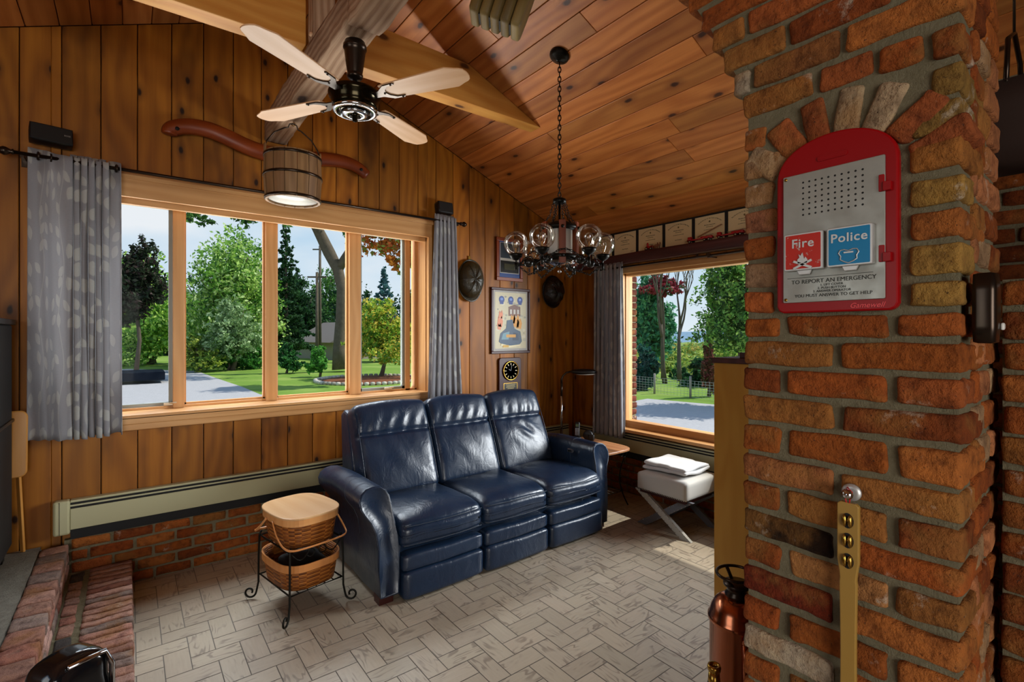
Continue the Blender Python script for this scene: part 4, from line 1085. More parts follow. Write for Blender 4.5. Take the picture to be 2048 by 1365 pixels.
m = MB(); m.M = T(0, -.022, .235) @ CK; m.lathe([(0, .006), (.086, .006)], 40, col=hexc('14130f')); m.lathe([(0, .007), (.044, .007)], 32, col=hexc('c9a85e'))
for k in range(12):
    a = k * PI / 6; u = Vector((math.sin(a), math.cos(a), 0)); m.bar(u * .056 + Vector((0, 0, .008)), u * .078 + Vector((0, 0, .008)), .006, .001, col=hexc('d8c48a'))
for a, l_ in ((R(-60), .035), (R(10), .055)): u = Vector((math.sin(a), math.cos(a), 0)); m.bar((0, 0, .010), u * l_ + Vector((0, 0, .010)), .004, .001, col=hexc('1c1a14'))
m.build('dial', M['vcg'], t)
m = MB(); m.M = XZ; m.prism([(-.088, .03), (.088, .03), (.088, .115), (-.088, .115)], .022, .025); q = m.build('plate', M['brass'], t, bevel=.001)
m = MB(); m.M = XZ; m.prism([(-.080, .036), (.080, .036), (.080, .109), (-.080, .109)], .0252, .0256, col=hexc('1a1914')); m.build('engraved_field', M['vcg'], q)
m = MB(); m.M = XZ
for k, l_ in enumerate((.06, .052, .058, .040, .050)): m.prism([(-l_, .096 - .013 * k), (l_, .096 - .013 * k), (l_, .100 - .013 * k), (-l_, .100 - .013 * k)], .0256, .026, col=hexc('c9b26a'))
m.build('engraving', M['vcg'], q)
# hats: old leather helmets
def helmet(name, label, x, z, rx, rz_, dep, mt, ribs, brim):
    t = thing(name, label, 'helmet', (x, 3.919, z))
    m = MB(); m.M = CK
    def fn(u, v):
        a = u * 2 * PI; r = math.cos(v * PI / 2) ** .55; rb = 1 + .03 * abs(math.sin(ribs * a / 2)) * (1 - v)
        return (rx * r * rb * math.cos(a), rz_ * r * rb * math.sin(a), .012 + dep * math.sin(v * PI / 2) * (1 + .04 * math.cos(ribs * a)))
    m.grid(fn, 64, 20); m.build('crown', mt, t)
    m = MB(); m.M = CK; n_ = 48; P = []
    def fb_(u, v):
        a = u * 2 * PI; k = .8 + v * (brim - .8); lx = rx * k * math.cos(a); lz = rz_ * k * math.sin(a) * (1.0 if math.sin(a) > 0 else 1.08)
        return (lx, lz, .014 + .02 * v + .006 * math.sin(3 * a))
    m.grid(fb_, 64, 5); o = m.build('brim', mt, t); o.modifiers.new('thick', 'SOLIDIFY').thickness = .004
    m = MB(); m.M = CK
    for k in range(ribs):
        a = 2 * PI * k / ribs; m.tube([(rx * .98 * math.cos(v * PI / 2) ** .55 * math.cos(a), rz_ * .98 * math.cos(v * PI / 2) ** .55 * math.sin(a), .016 + dep * 1.02 * math.sin(v * PI / 2)) for v in np.linspace(.02, .98, 12)], .004, 5)
    m.build('rib', mt, t); return t
def hatmat(name, a, b):
    m = NM(name, .42, 0, .5); m.color(m.mix(m.noise(m.obj(), 14, 4), hexc(a), hexc(b))); m.bump(m.noise(m.obj(), 30, 4), .6, .01); return m.m
t = helmet('fire_helmet', 'old dark olive leather helmet hung right of the wide window', 2.525, 2.06, .130, .175, .11, hatmat('olive_leather', '221c10', '3a3018'), 6, 1.10)
m = MB(); m.M = CK @ T(.115, .01, .04); m.rbox((0, 0, 0), (.03, .07, .05), .01); m.build('ornament', M['bronze'], t)
m = MB(); m.box(-.012, .012, -.012, 0, .185, .225); m.build('hanger', M['brass'], t)
t = helmet('fire_helmet', 'glossy black leather helmet with a front shield near the corner', 3.565, 2.01, .130, .150, .12, hatmat('black_leather', '0c0908', '1c1512'), 8, 1.12)
m = MB(); m.M = CK @ T(0, .03, .13) @ RX(R(-25)); m.prism([(-.05, -.06), (.05, -.06), (.06, .03), (.03, .055), (0, .07), (-.03, .055), (-.06, .03)], 0, .008); m.build('front_shield', hatmat('shield_leather', '1c100c', '2c1c16'), t)
# speakers
def speaker(label, loc, rz, w_, d_, h_, tilt, mark):
    t = thing('wall_speaker', label, 'speaker', loc, rz)
    m = MB(); m.M = RX(tilt); m.rbox((0, 0, h_ / 2), (w_, d_, h_), .007, n=(6, 4, 4)); b = m.build('cabinet', M['blackplastic'], t)
    m = MB(); m.M = RX(tilt); m.box(-w_ / 2 + .006, w_ / 2 - .006, -d_ / 2 - .003, -d_ / 2 + .001, .006, h_ - .006); m.build('grille', flat('speaker_grille', '17110d', .9), t, bevel=.002)
    if mark: txt('BOSE', .012, flat('speaker_mark', '8f8b84', .5), b, RX(tilt) @ T(.066, -d_ / 2 - .0035, .05) @ RX(PI / 2), 'lettering', .0004)
    return t
speaker('brown black wall speaker tilted above the left curtain', (-.352, 3.84, 2.634), R(9), .185, .085, .098, R(-8), True)
m = MB(); t = bpy.data.objects['wall_speaker']; m.box(-.02, .02, .02, .075, .02, .06); m.build('bracket', M['black'], t)
t = speaker('small dark wall speaker above the narrow gathered curtain', (2.225, 3.85, 2.622), R(0), .15, .075, .105, R(-12), False)
m = MB(); m.box(-.02, .02, .02, .068, .02, .06); m.build('bracket', M['black'], t)
# shoulder yoke
Y_ = thing('shoulder_yoke', 'long curved reddish wooden shoulder yoke hung above the wide window', 'yoke', (.86, 3.86, 2.87))
YP = [(.205, 2.838), (.218, 2.880), (.30, 2.917), (.414, 2.926), (.516, 2.906), (.669, 2.862), (.814, 2.845), (1.002, 2.857), (1.183, 2.893), (1.337, 2.905), (1.449, 2.880), (1.519, 2.832)]
m = part(Y_)
cp = cr_([(x, 3.872, z) for x, z in YP]); n_ = len(cp)
m.tube(cp, [.038 + .013 * math.sin(PI * i / (n_ - 1)) - .010 * (i in (0, n_ - 1)) for i in range(n_)], 12, flat=(.8, 1.15)); m.build('carved_bar', M['yoke'], Y_)
m = part(Y_)
for x, z in ((.245, 2.878), (1.46, 2.862)): m.M = T(-.86, -3.86, -2.87) @ T(x, 3.838, z) @ CK; m.lathe([(0, -.004), (.012, -.004), (.012, .002), (0, .004)], 12)
m.build('peg_hole', M['black'], Y_)

# ---------------------------------------------------------------- bucket hung from the ridge beam
Bq = thing('hanging_bucket', 'old stave bucket hung from the ridge beam with pale bottom disc', 'bucket', (.85, 3.44, 2.42))
m = MB(); ns = 15
for k in range(ns):
    a0 = 2 * PI * k / ns + .012; a1 = 2 * PI * (k + 1) / ns - .012; cc_ = tint(.8, 1.2, .05); vs = []; L_ = [(.166, 0), (.176, .14), (.172, .30)]
    for r, z in L_:
        for a in np.linspace(a0, a1, 4): vs.append((r * math.cos(a), r * math.sin(a), z))
    for r, z in L_[::-1]:
        for a in np.linspace(a0, a1, 4): vs.append(((r - .014) * math.cos(a), (r - .014) * math.sin(a), z))
    fs = [];
    for j in range(5):
        for i in range(3): b = j * 4 + i; fs.append((b, b + 1, b + 5, b + 4))
    for i in range(3): fs.append((20 + i, 21 + i, 1 + i, i))
    m.add(vs, fs, col=cc_, axis=2)
m.build('stave', M['bucket'], Bq)
for z, r_ in ((.012, .168), (.155, .177), (.282, .174)):
    m = MB(); m.lathe([(r_, z - .008), (r_ + .004, z - .006), (r_ + .004, z + .007), (r_, z + .010)], 40, ring=True); m.build('hoop', M['bronze'], Bq)
m = MB(); m.lathe([(0, .012), (.150, .012), (.150, .020), (0, .020)], 40); m.build('bottom_disc', M['milk'], Bq)
for s_ in (-1, 1): m = MB(); m.rbox((s_ * .168, 0, .315), (.012, .05, .07), .005); m.build('ear', M['bucket'], Bq)
m = MB(); m.tube([(s_ * x, 0, z) for s_, x, z in ((-1, .170, .325), (-1, .155, .37), (-1, .115, .43), (-1, .05, .475), (-1, .03, .480), (-1, .022, .505), (1, .0, .512), (1, .022, .505), (1, .03, .480), (1, .05, .475), (1, .115, .43), (1, .155, .37), (1, .170, .325))], .0045, 6); m.build('bail', M['bronze'], Bq)
m = MB(); m.tube([(.0, .0, .525), (.012, 0, .517), (.012, 0, .505), (0, 0, .498), (-.01, 0, .505)], .003, 6); m.build('hook', M['brass'], Bq)

# ---------------------------------------------------------------- ceiling fan
Fn = thing('ceiling_fan', 'bronze four blade ceiling fan hanging from the ridge beam', 'ceiling fan', (.84, 2.29, 2.925))
m = MB(); m.lathe([(0, .0), (.046, .0), (.046, -.012), (.053, -.016), (.054, -.030), (.053, -.032), (.050, -.034), (.048, -.05), (.040, -.11), (.034, -.148), (.033, -.152), (.037, -.154), (.036, -.164), (.034, -.168), (.022, -.176), (0, -.176)], 32); m.build('canopy', M['bronze'], Fn)
m = MB(); m.tube([(0, 0, -.165), (0, 0, -.26)], .0105, 12); m.build('downrod', M['bronze'], Fn)
m = MB(); m.lathe([(0, -.222), (.05, -.224), (.10, -.230), (.118, -.238), (.121, -.250), (.118, -.262), (.108, -.272), (.104, -.30), (.101, -.316), (.0, -.320)], 40); m.build('motor_housing', flat('fan_bronze', '2a2416', .15, .9), Fn)
m = MB(); m.lathe([(.096, -.316), (.102, -.320), (.101, -.329), (.084, -.334), (.082, -.326)], 40, mat=1, ring=True); m.lathe([(.083, -.329), (.06, -.331), (.05, -.333)], 40, mat=0); m.lathe([(.062, -.333), (.055, -.343), (.035, -.348), (.03, -.343)], 32, mat=1, ring=True); m.lathe([(.03, -.346), (.013, -.350), (.011, -.372), (.0, -.376)], 16, mat=0)
m.build('switch_cap', [bpy.data.materials['fan_bronze'], M['chrome']], Fn)
for ang in (30.5, 120.5, 210.5, 300.5):
    MM = RZ(R(ang)) @ T(0, 0, -.262) @ RX(R(-4))
    m = MB(); m.M = MM; P = [(.165, -.050), (.20, -.056), (.515, -.072), (.535, -.062), (.555, -.052), (.572, -.046), (.585, -.036), (.592, -.018), (.594, 0), (.592, .018), (.585, .036), (.572, .046), (.555, .052), (.535, .062), (.515, .072), (.20, .056), (.165, .050)]
    m.prism(P, -.003, .003, axis=0); bl = m.build('blade', M['blade'], Fn, bevel=.0015)
    m = MB(); m.M = MM
    m.prism([(.10, -.020), (.15, -.024), (.19, -.052), (.245, -.055), (.25, -.046), (.21, -.042), (.185, -.022), (.175, 0), (.185, .022), (.21, .042), (.25, .046), (.245, .055), (.19, .052), (.15, .024), (.10, .020)], -.0085, -.0035)
    for x, y in ((.235, -.050), (.235, .050), (.17, 0)): m.sphere((x, y, -.009), .005, 8, 5)
    m.build('blade_bracket', M['bronze'], bl)

# ---------------------------------------------------------------- chandelier
CH = (2.138, 2.269); CT = 3.305
Ch = thing('chandelier', 'black iron and wood chandelier with six clear glass globes', 'chandelier', (CH[0], CH[1], CT))
def chain(m, pts, pitch=.024, r=.0028, lw=.008, n=8):
    P = [Vector(p) for p in pts]; seg = [(P[i + 1] - P[i]).length for i in range(len(P) - 1)]; tot = sum(seg); k = max(1, int(tot / pitch)); i = 0; acc = 0
    for q in range(k):
        s = (q + .5) * tot / k
        while i < len(seg) - 1 and acc + seg[i] < s: acc += seg[i]; i += 1
        c = P[i].lerp(P[i + 1], (s - acc) / seg[i]); d = (P[i + 1] - P[i]).normalized(); u = d.orthogonal().normalized(); w = d.cross(u)
        if q % 2: u = w
        m.tube([c + d * (pitch * .72 * math.cos(a)) + u * (lw * math.sin(a)) for a in np.linspace(0, 2 * PI, n + 1)[:-1]], r, 4, closed=True)
m = MB(); m.M = RY(al); m.lathe([(0, .0), (.064, .0), (.062, -.012), (.045, -.026), (.018, -.036), (.012, -.044), (0, -.046)], 28); m.build('canopy', M['iron'], Ch)
m = MB(); chain(m, [(0, 0, -.045), (0, 0, -.895)], .030, .0032, .0095); m.build('chain', M['iron'], Ch)
z_ = lambda w: w - CT
m = MB(); m.lathe([(.035, z_(2.372)), (.042, z_(2.378)), (.042, z_(2.398)), (.03, z_(2.404)), (.008, z_(2.41)), (0, z_(2.42))], 20); m.tube([(0, 0, z_(2.41)), (0, 0, z_(1.97))], .008, 8)
m.build('crown', M['iron'], Ch)
m = MB(); m.tube([(.115 * math.cos(a), .115 * math.sin(a), z_(2.215)) for a in np.linspace(0, 2 * PI, 33)[:-1]], .012, 8, closed=True, flat=(.5, 1.1)); m.tube([(.12 * math.cos(a), .12 * math.sin(a), z_(2.03)) for a in np.linspace(0, 2 * PI, 33)[:-1]], .012, 8, closed=True, flat=(.5, 1.1))
m.lathe([(0, z_(2.012)), (.118, z_(2.018)), (.118, z_(2.024)), (0, z_(2.03))], 32); m.sphere((0, 0, z_(2.225)), (.10, .10, .035), 24, 8)
m.build('ring', M['iron'], Ch)
m = MB(); m.lathe([(.0, z_(2.03)), (.075, z_(2.03)), (.08, z_(2.04)), (.08, z_(2.20)), (.07, z_(2.205)), (0, z_(2.205))], 28); m.build('centre_shade', M['milk'], Ch)
m = MB(); m.lathe([(.105, z_(2.015)), (.11, z_(2.000)), (.085, z_(1.985)), (.04, z_(1.972)), (.0, z_(1.965))], 24); m.sphere((0, 0, z_(1.945)), .012, 10, 6); m.build('cut_glass_bowl', M['globe'], Ch)
A0 = R(37.8)                                       # the ring is turned towards the window corner
for k in range(6):
    a = R(63 + 60 * k) - A0 + R(0); c, s = math.cos(a), math.sin(a)
    # measured in the lateral/depth frame, turned back to world
    la, de = math.cos(R(3 + 60 * k)), math.sin(R(3 + 60 * k)); c, s = la * .7902 + de * .6129, -la * .6129 + de * .7902
    ang = math.atan2(s, c); gx, gy = .275 * c, .275 * s
    m = MB(); m.M = RZ(ang + PI / 6); m.box(.108, .122, -.021, .021, z_(1.985), z_(2.245), axis=2)
    sl = m.build('wooden_slat', M['oak'] if False else M['yoke'], Ch, bevel=.002)
    m = MB(); m.M = RZ(ang + PI / 6); m.sphere((.126, 0, z_(2.205)), .011, 10, 6); m.sphere((.126, 0, z_(2.03)), .011, 10, 6); m.build('stud', M['iron'], sl)
    m = MB(); P = [(.10, 2.03), (.15, 2.00), (.20, 1.985), (.245, 1.985), (.272, 2.0), (.275, 2.02), (.275, 2.035)]
    m.tube([(r * c, r * s, z_(z)) for r, z in P], .007, 7); m.tube([(.275 * c, .275 * s, z_(2.0)), (.275 * c, .275 * s, z_(1.955))], .008, 7); arm = m.build('arm', M['iron'], Ch)
    m = MB(); m.sphere((.195 * c, .195 * s, z_(2.0)), .031, 18, 12); m.build('ball', flat('black_wood_ball', '15120f', .25) if k == 0 else bpy.data.materials['black_wood_ball'], arm)
    m = MB(); m.M = T(gx, gy, 0); m.lathe([(0, z_(2.012)), (.014, z_(2.014)), (.03, z_(2.026)), (.040, z_(2.038)), (.043, z_(2.052)), (.038, z_(2.054)), (.0, z_(2.046))], 24); m.build('globe_cup', M['iron'], arm)
    m = MB(); m.M = T(gx, gy, z_(2.118)); R_ = .0765
    m.lathe([(R_ * math.sin(t_), -R_ * math.cos(t_)) for t_ in np.linspace(.5, PI - .001, 20)], 32, open_=True); gl = m.build('glass_globe', M['globe'], Ch)
    m = MB(); m.M = T(gx, gy, z_(2.06)); m.lathe([(.010, 0), (.012, .012), (.022, .04), (.026, .056), (.022, .072), (.010, .082), (0, .084)], 16); m.build('bulb', M['globe'], gl)
    m = MB(); m.M = T(gx, gy, z_(2.06))
    for q in range(4): b = q * PI / 2; m.tube([(.004 * math.cos(b), .004 * math.sin(b), .062), (.013 * math.cos(b), .013 * math.sin(b), .036)], .0012, 4)
    m.tube([(0, 0, .0), (0, 0, .03)], .004, 6); m.build('filament', M['bulbglow'], gl)
    m = MB(); chain(m, [(.035 * c, .035 * s, z_(2.385)), (.06 * c, .06 * s, z_(2.30)), (.09 * c, .09 * s, z_(2.255)), (.115 * c, .115 * s, z_(2.222))], .017, .0022, .006, 6); m.build('hanger_chain', M['iron'], Ch); m = MB()
    a2 = ang + PI / 3; e0 = Vector((.26 * c, .26 * s, z_(1.975))); e1 = Vector((.26 * math.cos(a2), .26 * math.sin(a2), z_(1.975)))
    chain(m, [tuple(e0.lerp(e1, t_) * (1 - .10 * math.sin(PI * t_)) + Vector((0, 0, -.055 * math.sin(PI * t_) - .098 * 0))) for t_ in np.linspace(0, 1, 17)], .017, .0022, .006, 6); m.build('swag_chain', M['iron'], Ch); m = MB()
    chain(m, [(.25 * c, .25 * s, z_(1.97)), (.19 * c, .19 * s, z_(1.925)), (.12 * c, .12 * s, z_(1.95)), (.06 * c, .06 * s, z_(1.975))], .017, .0022, .006, 6)
    m.build('drop_chain', M['iron'], Ch)

# ---------------------------------------------------------------- certificates, toys on the head beam
VX = Matrix(((0, 0, -1, 3.899), (-1, 0, 0, 0), (0, 1, 0, 0), (0, 0, 0, 1)))     # local x -> -Y, y -> Z, z -> -X (towards the room)
cert = None; cy = 3.33 + .30
words = 'The University of the State of New York'
spots = [(3.635 - .301 * k) for k in range(8)]
which = ['leftmost, in the corner', 'second from corner, behind a glass globe', 'third from the corner, bare shelf below', 'above the small red toy wagon',
         'fifth from the corner, just left of long toy', 'above the long red ladder toy', 'above the second red ladder toy', 'furthest from the corner, next to the pillar']
for k, y1 in enumerate(spots):
    lab = 'framed cream certificate on the head beam, ' + which[k]
    if cert is None:
        cert = thing('framed_certificate', lab, 'certificate', (3.899, y1 - .15, 2.337), group='framed certificates in a row')
        m = MB(); m.M = Matrix(((0, 0, -1, 0), (-1, 0, 0, 0), (0, 1, 0, 0), (0, 0, 0, 1)))
        for a, b, c, d in ((-.15, .15, 0, .010), (-.15, .15, .222, .236), (-.15, -.137, .01, .222), (.137, .15, .01, .222)): m.box(a, b, c, d, 0, .014)
        m.build('frame', M['black'], cert)
        m = MB(); m.M = Matrix(((0, 0, -1, 0), (-1, 0, 0, 0), (0, 1, 0, 0), (0, 0, 0, 1))); m.box(-.138, .138, .009, .224, 0, .008); pp = m.build('sheet', M['paper'], cert)
        B = Matrix(((0, 0, -1, 0), (-1, 0, 0, 0), (0, 1, 0, 0), (0, 0, 0, 1))); items = []; n_ = len(words)
        for i, chh in enumerate(words):
            if chh == ' ': continue
            t_ = (i / (n_ - 1) - .5) * 1.35; items.append((chh, .0125, B @ T(.165 * math.sin(t_), .035 + .165 * math.cos(t_), .0084) @ RZ(-t_), 'CENTER'))
        items += [('Education Department', .011, B @ T(0, .145, .0084), 'CENTER'), ('Be it known that', .009, B @ T(0, .128, .0084), 'CENTER'), ('has completed the course of study', .0075, B @ T(0, .105, .0084), 'CENTER'), ('Board of Regents', .010, B @ T(0, .06, .0084), 'CENTER'), ('Commissioner', .007, B @ T(.085, .03, .0084), 'CENTER')]
        join_text(items, M['ink'], pp, 'lettering')
        m = MB(); m.M = B @ T(0, .172, .0085); m.lathe([(0, 0), (.008, 0)], 14, col=hexc('8a7440')); m.build('seal', M['vc'], pp)
        m = MB(); m.M = B; m.box(-.138, .138, .009, .224, .0105, .0112); m.build('pane', M['picglass'], cert)
    else: dup(cert, (3.899, y1 - .15, 2.337), label=lab)
def toy(label, y, L_, kind, name='toy_fire_truck'):
    t = thing(name, label, 'toy', (3.852, y, 2.337)); RD = hexc('a8121a')
    m = MB()
    if kind == 'wagon':
        m.rbox((0, .035, .028), (.03, .055, .022), .004, col=RD); m.sphere((0, .05, .055), (.010, .010, .02), 10, 8, col=RD); m.rbox((0, .0, .028), (.02, .03, .03), .006, col=hexc('7a2418')); m.build('body', M['vcg'], t)
        m = MB()
        for dy in (-.045, -.07): m.rbox((0, dy, .035), (.014, .034, .018), .006, col=hexc('8a5a40')); m.rbox((0, dy - .016, .05), (.010, .012, .022), .004, col=hexc('8a5a40')); [m.tube([(sx * .004, dy + dd, .03), (sx * .004, dy + dd, .0)], .0022, 5, col=hexc('7a4a34')) for sx in (-1, 1) for dd in (-.010, .010)]
        m.build('horses', M['vcg'], t); wh = ((.035 + .02, .016), (.035 - .028, .013))
    else:
        m.rbox((0, 0, .026), (.034, L_ * .98, .012), .003, col=RD); m.rbox((0, L_ * .40, .042), (.032, L_ * .14, .030), .005, col=RD); m.rbox((0, -L_ * .25, .036), (.032, L_ * .42, .016), .003, col=RD); m.build('body', M['vcg'], t)
        m = MB(); y0 = L_ * .1; e0 = Vector((0, y0, .045)); e1 = Vector((0, y0 - .22, .12)) if kind == 'raised' else Vector((0, -L_ * .48, .052))
        for sx in (-.008, .008): m.bar(e0 + Vector((sx, 0, 0)), e1 + Vector((sx, 0, 0)), .0025, .005)
        for q in np.linspace(.05, .95, 12): p = e0.lerp(e1, q); m.tube([p + Vector((-.008, 0, 0)), p + Vector((.008, 0, 0))], .0012, 4)
        m.build('ladder', M['chrome'], t); wh = tuple((dy, .013) for dy in (L_ * .38, -L_ * .2, -L_ * .36))
    for dy, r in wh:
        for sx in (-1, 1):
            m = MB(); m.M = T(sx * .016, dy, r) @ RY(PI / 2); m.lathe([(0, -.003), (r, -.003), (r, .003), (0, .003)], 14, col=hexc('1a1414')); m.lathe([(0, -.0036), (r * .5, -.0036), (r * .5, .0036), (0, .0036)], 10, col=hexc('b8a888')); m.build('wheel', M['vcg'], t)
toy('small red toy steam wagon with brown horses on the head beam', 2.835, .16, 'wagon', 'toy_wagon')
toy('red toy ladder truck with raised grey ladder on the head beam', 2.345, .24, 'raised')
toy('red toy ladder truck with low ladder, on the beam nearest the pillar', 2.075, .24, 'flat')
# ---------------------------------------------------------------- the call box on the pillar
BX = Matrix(((0, 0, -1, 1.250), (-1, 0, 0, .4315), (0, 1, 0, 1.80), (0, 0, 0, 1)))   # x right, y up, z out of the pillar
Cb = thing('call_box', 'red fire and police call box with steel door on the brick pillar', 'call box', (1.250, .4315, 1.60))
def bp(): m = MB(); m.M = Matrix.Translation((-1.250, -.4315, -1.60)) @ BX; return m
BT = Matrix.Translation((-1.250, -.4315, -1.60)) @ BX
out = []
for k in range(25): a = PI * k / 24; out.append((.1195 * math.cos(a), .112 + .090 * math.sin(a) ** .85))
out += [(-.1195, -.185), (-.115, -.195), (-.105, -.200), (.105, -.200), (.115, -.195), (.1195, -.185)]
m = bp(); m.prism(out, -.010, .012); m.build('back_plate', M['redpaint'], Cb, bevel=.004)
m = bp(); m.prism(rrect(-.030, .030, .142, .154, .0055), .012, .0145); m.prism(rrect(-.026, .026, .1445, .1505, .0028), .0145, .0150, col=(.3, .3, .3)); m.build('raised_slot', M['redpaint'], Cb, bevel=.001)
m = bp(); m.prism(rrect(-.1025, .0985, -.176, .123, .003), .012, .0165); door = m.build('door_plate', M['steel'], Cb, bevel=.001)
m = bp()
for i in range(10):
    for j in range(7):
        x = -.0585 + i * .01305; y = .0265 + j * .0125; m.prism([(x + .0023 * math.cos(a), y + .0023 * math.sin(a)) for a in np.linspace(0, 2 * PI, 11)[:-1]], .0163, .0167)
m.build('speaker_hole', M['black'], door)
m = bp()
for x, y in ((-.0965, .116), (-.0965, -.169)): m.M = BT @ T(x, y, .0163); m.lathe([(0, 0), (.004, 0), (.0035, .002), (0, .0025)], 10)
m.build('rivet', M['brass'], door)
for y in (.063, -.083):
    m = bp(); m.prism(rrect(.088, .098, y - .017, y + .018, .002), .0165, .021); m.prism(rrect(.096, .110, y - .017, y + .002, .002), .012, .024); m.build('hinge', M['redpaint'], Cb, bevel=.001)
for nm, x0, x1, mt in (('fire_cover', -.0945, -.0125, 'firelid'), ('police_cover', -.0045, .0805, 'policelid')):
    m = bp(); m.prism(rrect(x0, x1, -.103, -.017, .004), .0165, .031); xm = (x0 + x1) / 2
    m.prism([(xm - .016, -.102), (xm + .016, -.102), (xm + .011, -.113), (xm - .011, -.113)], .020, .026)
    cv = m.build(nm, M['alloy'], Cb, bevel=.0015); cv['label'] = 'red Fire push cover' if 'fire' in nm else 'blue Police push cover'
    m = bp(); m.prism(rrect(x0 + .004, x1 - .004, -.099, -.021, .002), .031, .0318); m.build('enamel_field', M[mt], cv)
    F = BT @ T(xm, -.042, .0318)
    txt('Fire' if 'fire' in nm else 'Police', .0285 if 'fire' in nm else .0265, M['alloy'], cv, F, 'lettering', .0010, bold=.0004, spacing=1.08)
    m = bp()
    if 'fire' in nm:
        for a in (-1, 1): m.M = BT @ T(xm, -.090, .0318) @ RZ(R(24 * a)); m.box(-.021, .021, -.0025, .0025, 0, .002)
        m.M = BT @ T(xm, -.083, .0318); m.prism([(-.010, -.004), (.010, -.004), (.0105, .004), (.006, .010), (.004, .005), (.0, .020), (-.004, .013), (-.008, .017), (-.006, .009), (-.0105, .005)], 0, .002)
    else:
        Sx = [(-.019, .012), (-.010, .013), (0, .009), (.010, .013), (.019, .012), (.023, .004), (.018, -.004), (.019, -.013), (.010, -.019), (0, -.023), (-.010, -.019), (-.019, -.013), (-.018, -.004), (-.023, .004)]
        m.tube([(xm + x * .82, -.078 + y * .82, .0325) for x, y in Sx], .0013, 5, closed=True); m.box(xm - .009, xm + .009, -.0755, -.0725, .0318, .0335)
    m.build('emblem', M['alloy'], cv)
its = [('TO REPORT AN EMERGENCY', .0128, -.129), ('1. LIFT COVER', .0072, -.1385), ('2. PUSH BUTTON', .0072, -.1455), ('3. ANSWER OPERATOR', .0072, -.1525), ('YOU MUST ANSWER TO GET HELP', .0098, -.1615)]
join_text([(s_, z, BT @ T(.0, y, .0167), 'CENTER') for s_, z, y in its], M['ink'], door, 'lettering')
m = bp(); m.box(-.093, .078, -.1195, -.1185, .0165, .0169); m.build('rule_line', M['ink'], door)
SH = Matrix(((1, .35, 0, 0), (0, 1, 0, 0), (0, 0, 1, 0), (0, 0, 0, 1)))
txt('Gamewell', .0155, flat('bright_red', 'd81018', .3), Cb, BT @ T(.066, -.188, .012) @ SH, 'lettering', .0008)

# ---------------------------------------------------------------- jingle stick on its hook
Hk = thing('suction_hook', 'bright round hook stuck on the brick pillar holding the jingle stick', 'hook', (1.249, .398, 1.204))
m = MB(); m.M = RY(-PI / 2); m.lathe([(.0185, -.004), (.0185, .002), (.010, .004), (.0, .004)], 24); m.build('backing_disc', M['alloy'], Hk)
m = MB(); m.M = RY(-PI / 2); m.lathe([(.004, .003), (.004, .016), (.0095, .018), (.011, .024), (.007, .031), (0, .032)], 18); m.build('knob', M['chrome'], Hk)
Js = thing('jingle_stick', 'long wooden paddle with three brass jingle pairs hanging on the pillar', 'instrument', (1.232, .398, .62))
def wd_(z):      # half width along the stick, z above its lower end
    if z > .44: return .0205
    if z > .39: return .0205 - .0055 * math.sin((.44 - z) / .05 * PI / 2)
    return .0165 - .002 * math.sin((z - .05) * 9)
zs = [0, .012, .03, .08, .14, .2, .26, .32, .38, .39, .40, .415, .43, .44, .5, .553, .561, .566]
prof = [(wd_(z) - (.006 if z < .01 or z > .564 else 0), z) for z in zs]
m = MB(); m.M = Matrix(((0, 0, -1, 0), (-1, 0, 0, 0), (0, 1, 0, 0), (0, 0, 0, 1))); m.prism([(x, z) for x, z in prof] + [(-x, z) for x, z in prof[::-1]], -.006, .006, axis=1)
m.build('wooden_body', flat('lacquered_wood', '9c7a3a', .35), Js, bevel=.002)
for z in (.527, .484, .440):
    m = MB(); m.M = T(-.0062, 0, z) @ RY(-PI / 2); m.prism([(.0165 * math.cos(a), .0115 * math.sin(a)) for a in np.linspace(0, 2 * PI, 19)[:-1]], 0, .0006); sl = m.build('slot', M['black'], Js)
    m = MB()
    for s_ in (-1, 1): m.sphere((-.0085, s_ * .0052, z), (.0055, .0048, .0135), 16, 10)
    m.tube([(-.0075, -.008, z), (-.0075, .008, z)], .0018, 6)
    m.build('jingle', M['brass'], sl)
m = MB()
for s_ in (-1, 1): m.tube([(-.002, s_ * .001, .556), (-.006, s_ * .004, .572), (-.006, s_ * .009, .590), (-.006, 0, .600), (-.006, -s_ * .004, .588)], .0012, 5, col=hexc('c01018'))
m.build('cord', M['vc'], Js)
# dark box on the pillar's near side, the tray and cable on the half wall
t = thing('door_chime', 'dark bronze metal box fixed to the near side of the pillar', 'box', (1.335, .2045, 1.535))
m = MB(); m.rbox((-.035, -.014, .065), (.062, .036, .135), .008); m.build('cover', M['bronze'], t); m = MB(); m.rbox((-.015, -.034, .03), (.02, .006, .014), .003); m.build('tab', M['milk'], t)
t = thing('white_tray', 'small white tray on top of the dark half wall', 'tray', (1.66, .05, 1.673)); m = MB(); m.prism(rrect(-.09, .09, -.12, .10, .02), 0, .010); m.build('tray_body', M['milk'], t, bevel=.003)
t = thing('black_cable', 'thin black cable rising from the white tray', 'cable', (1.64, .13, 1.682)); m = MB(); m.tube(cr_([(0, -.05, .004), (0, 0, .005), (.01, .02, .05), (.03, -.01, .12), (.02, -.05, .17), (.05, -.06, .23), (.10, -.02, .26)]), .004, 6); m.build('wire', M['black'], t)
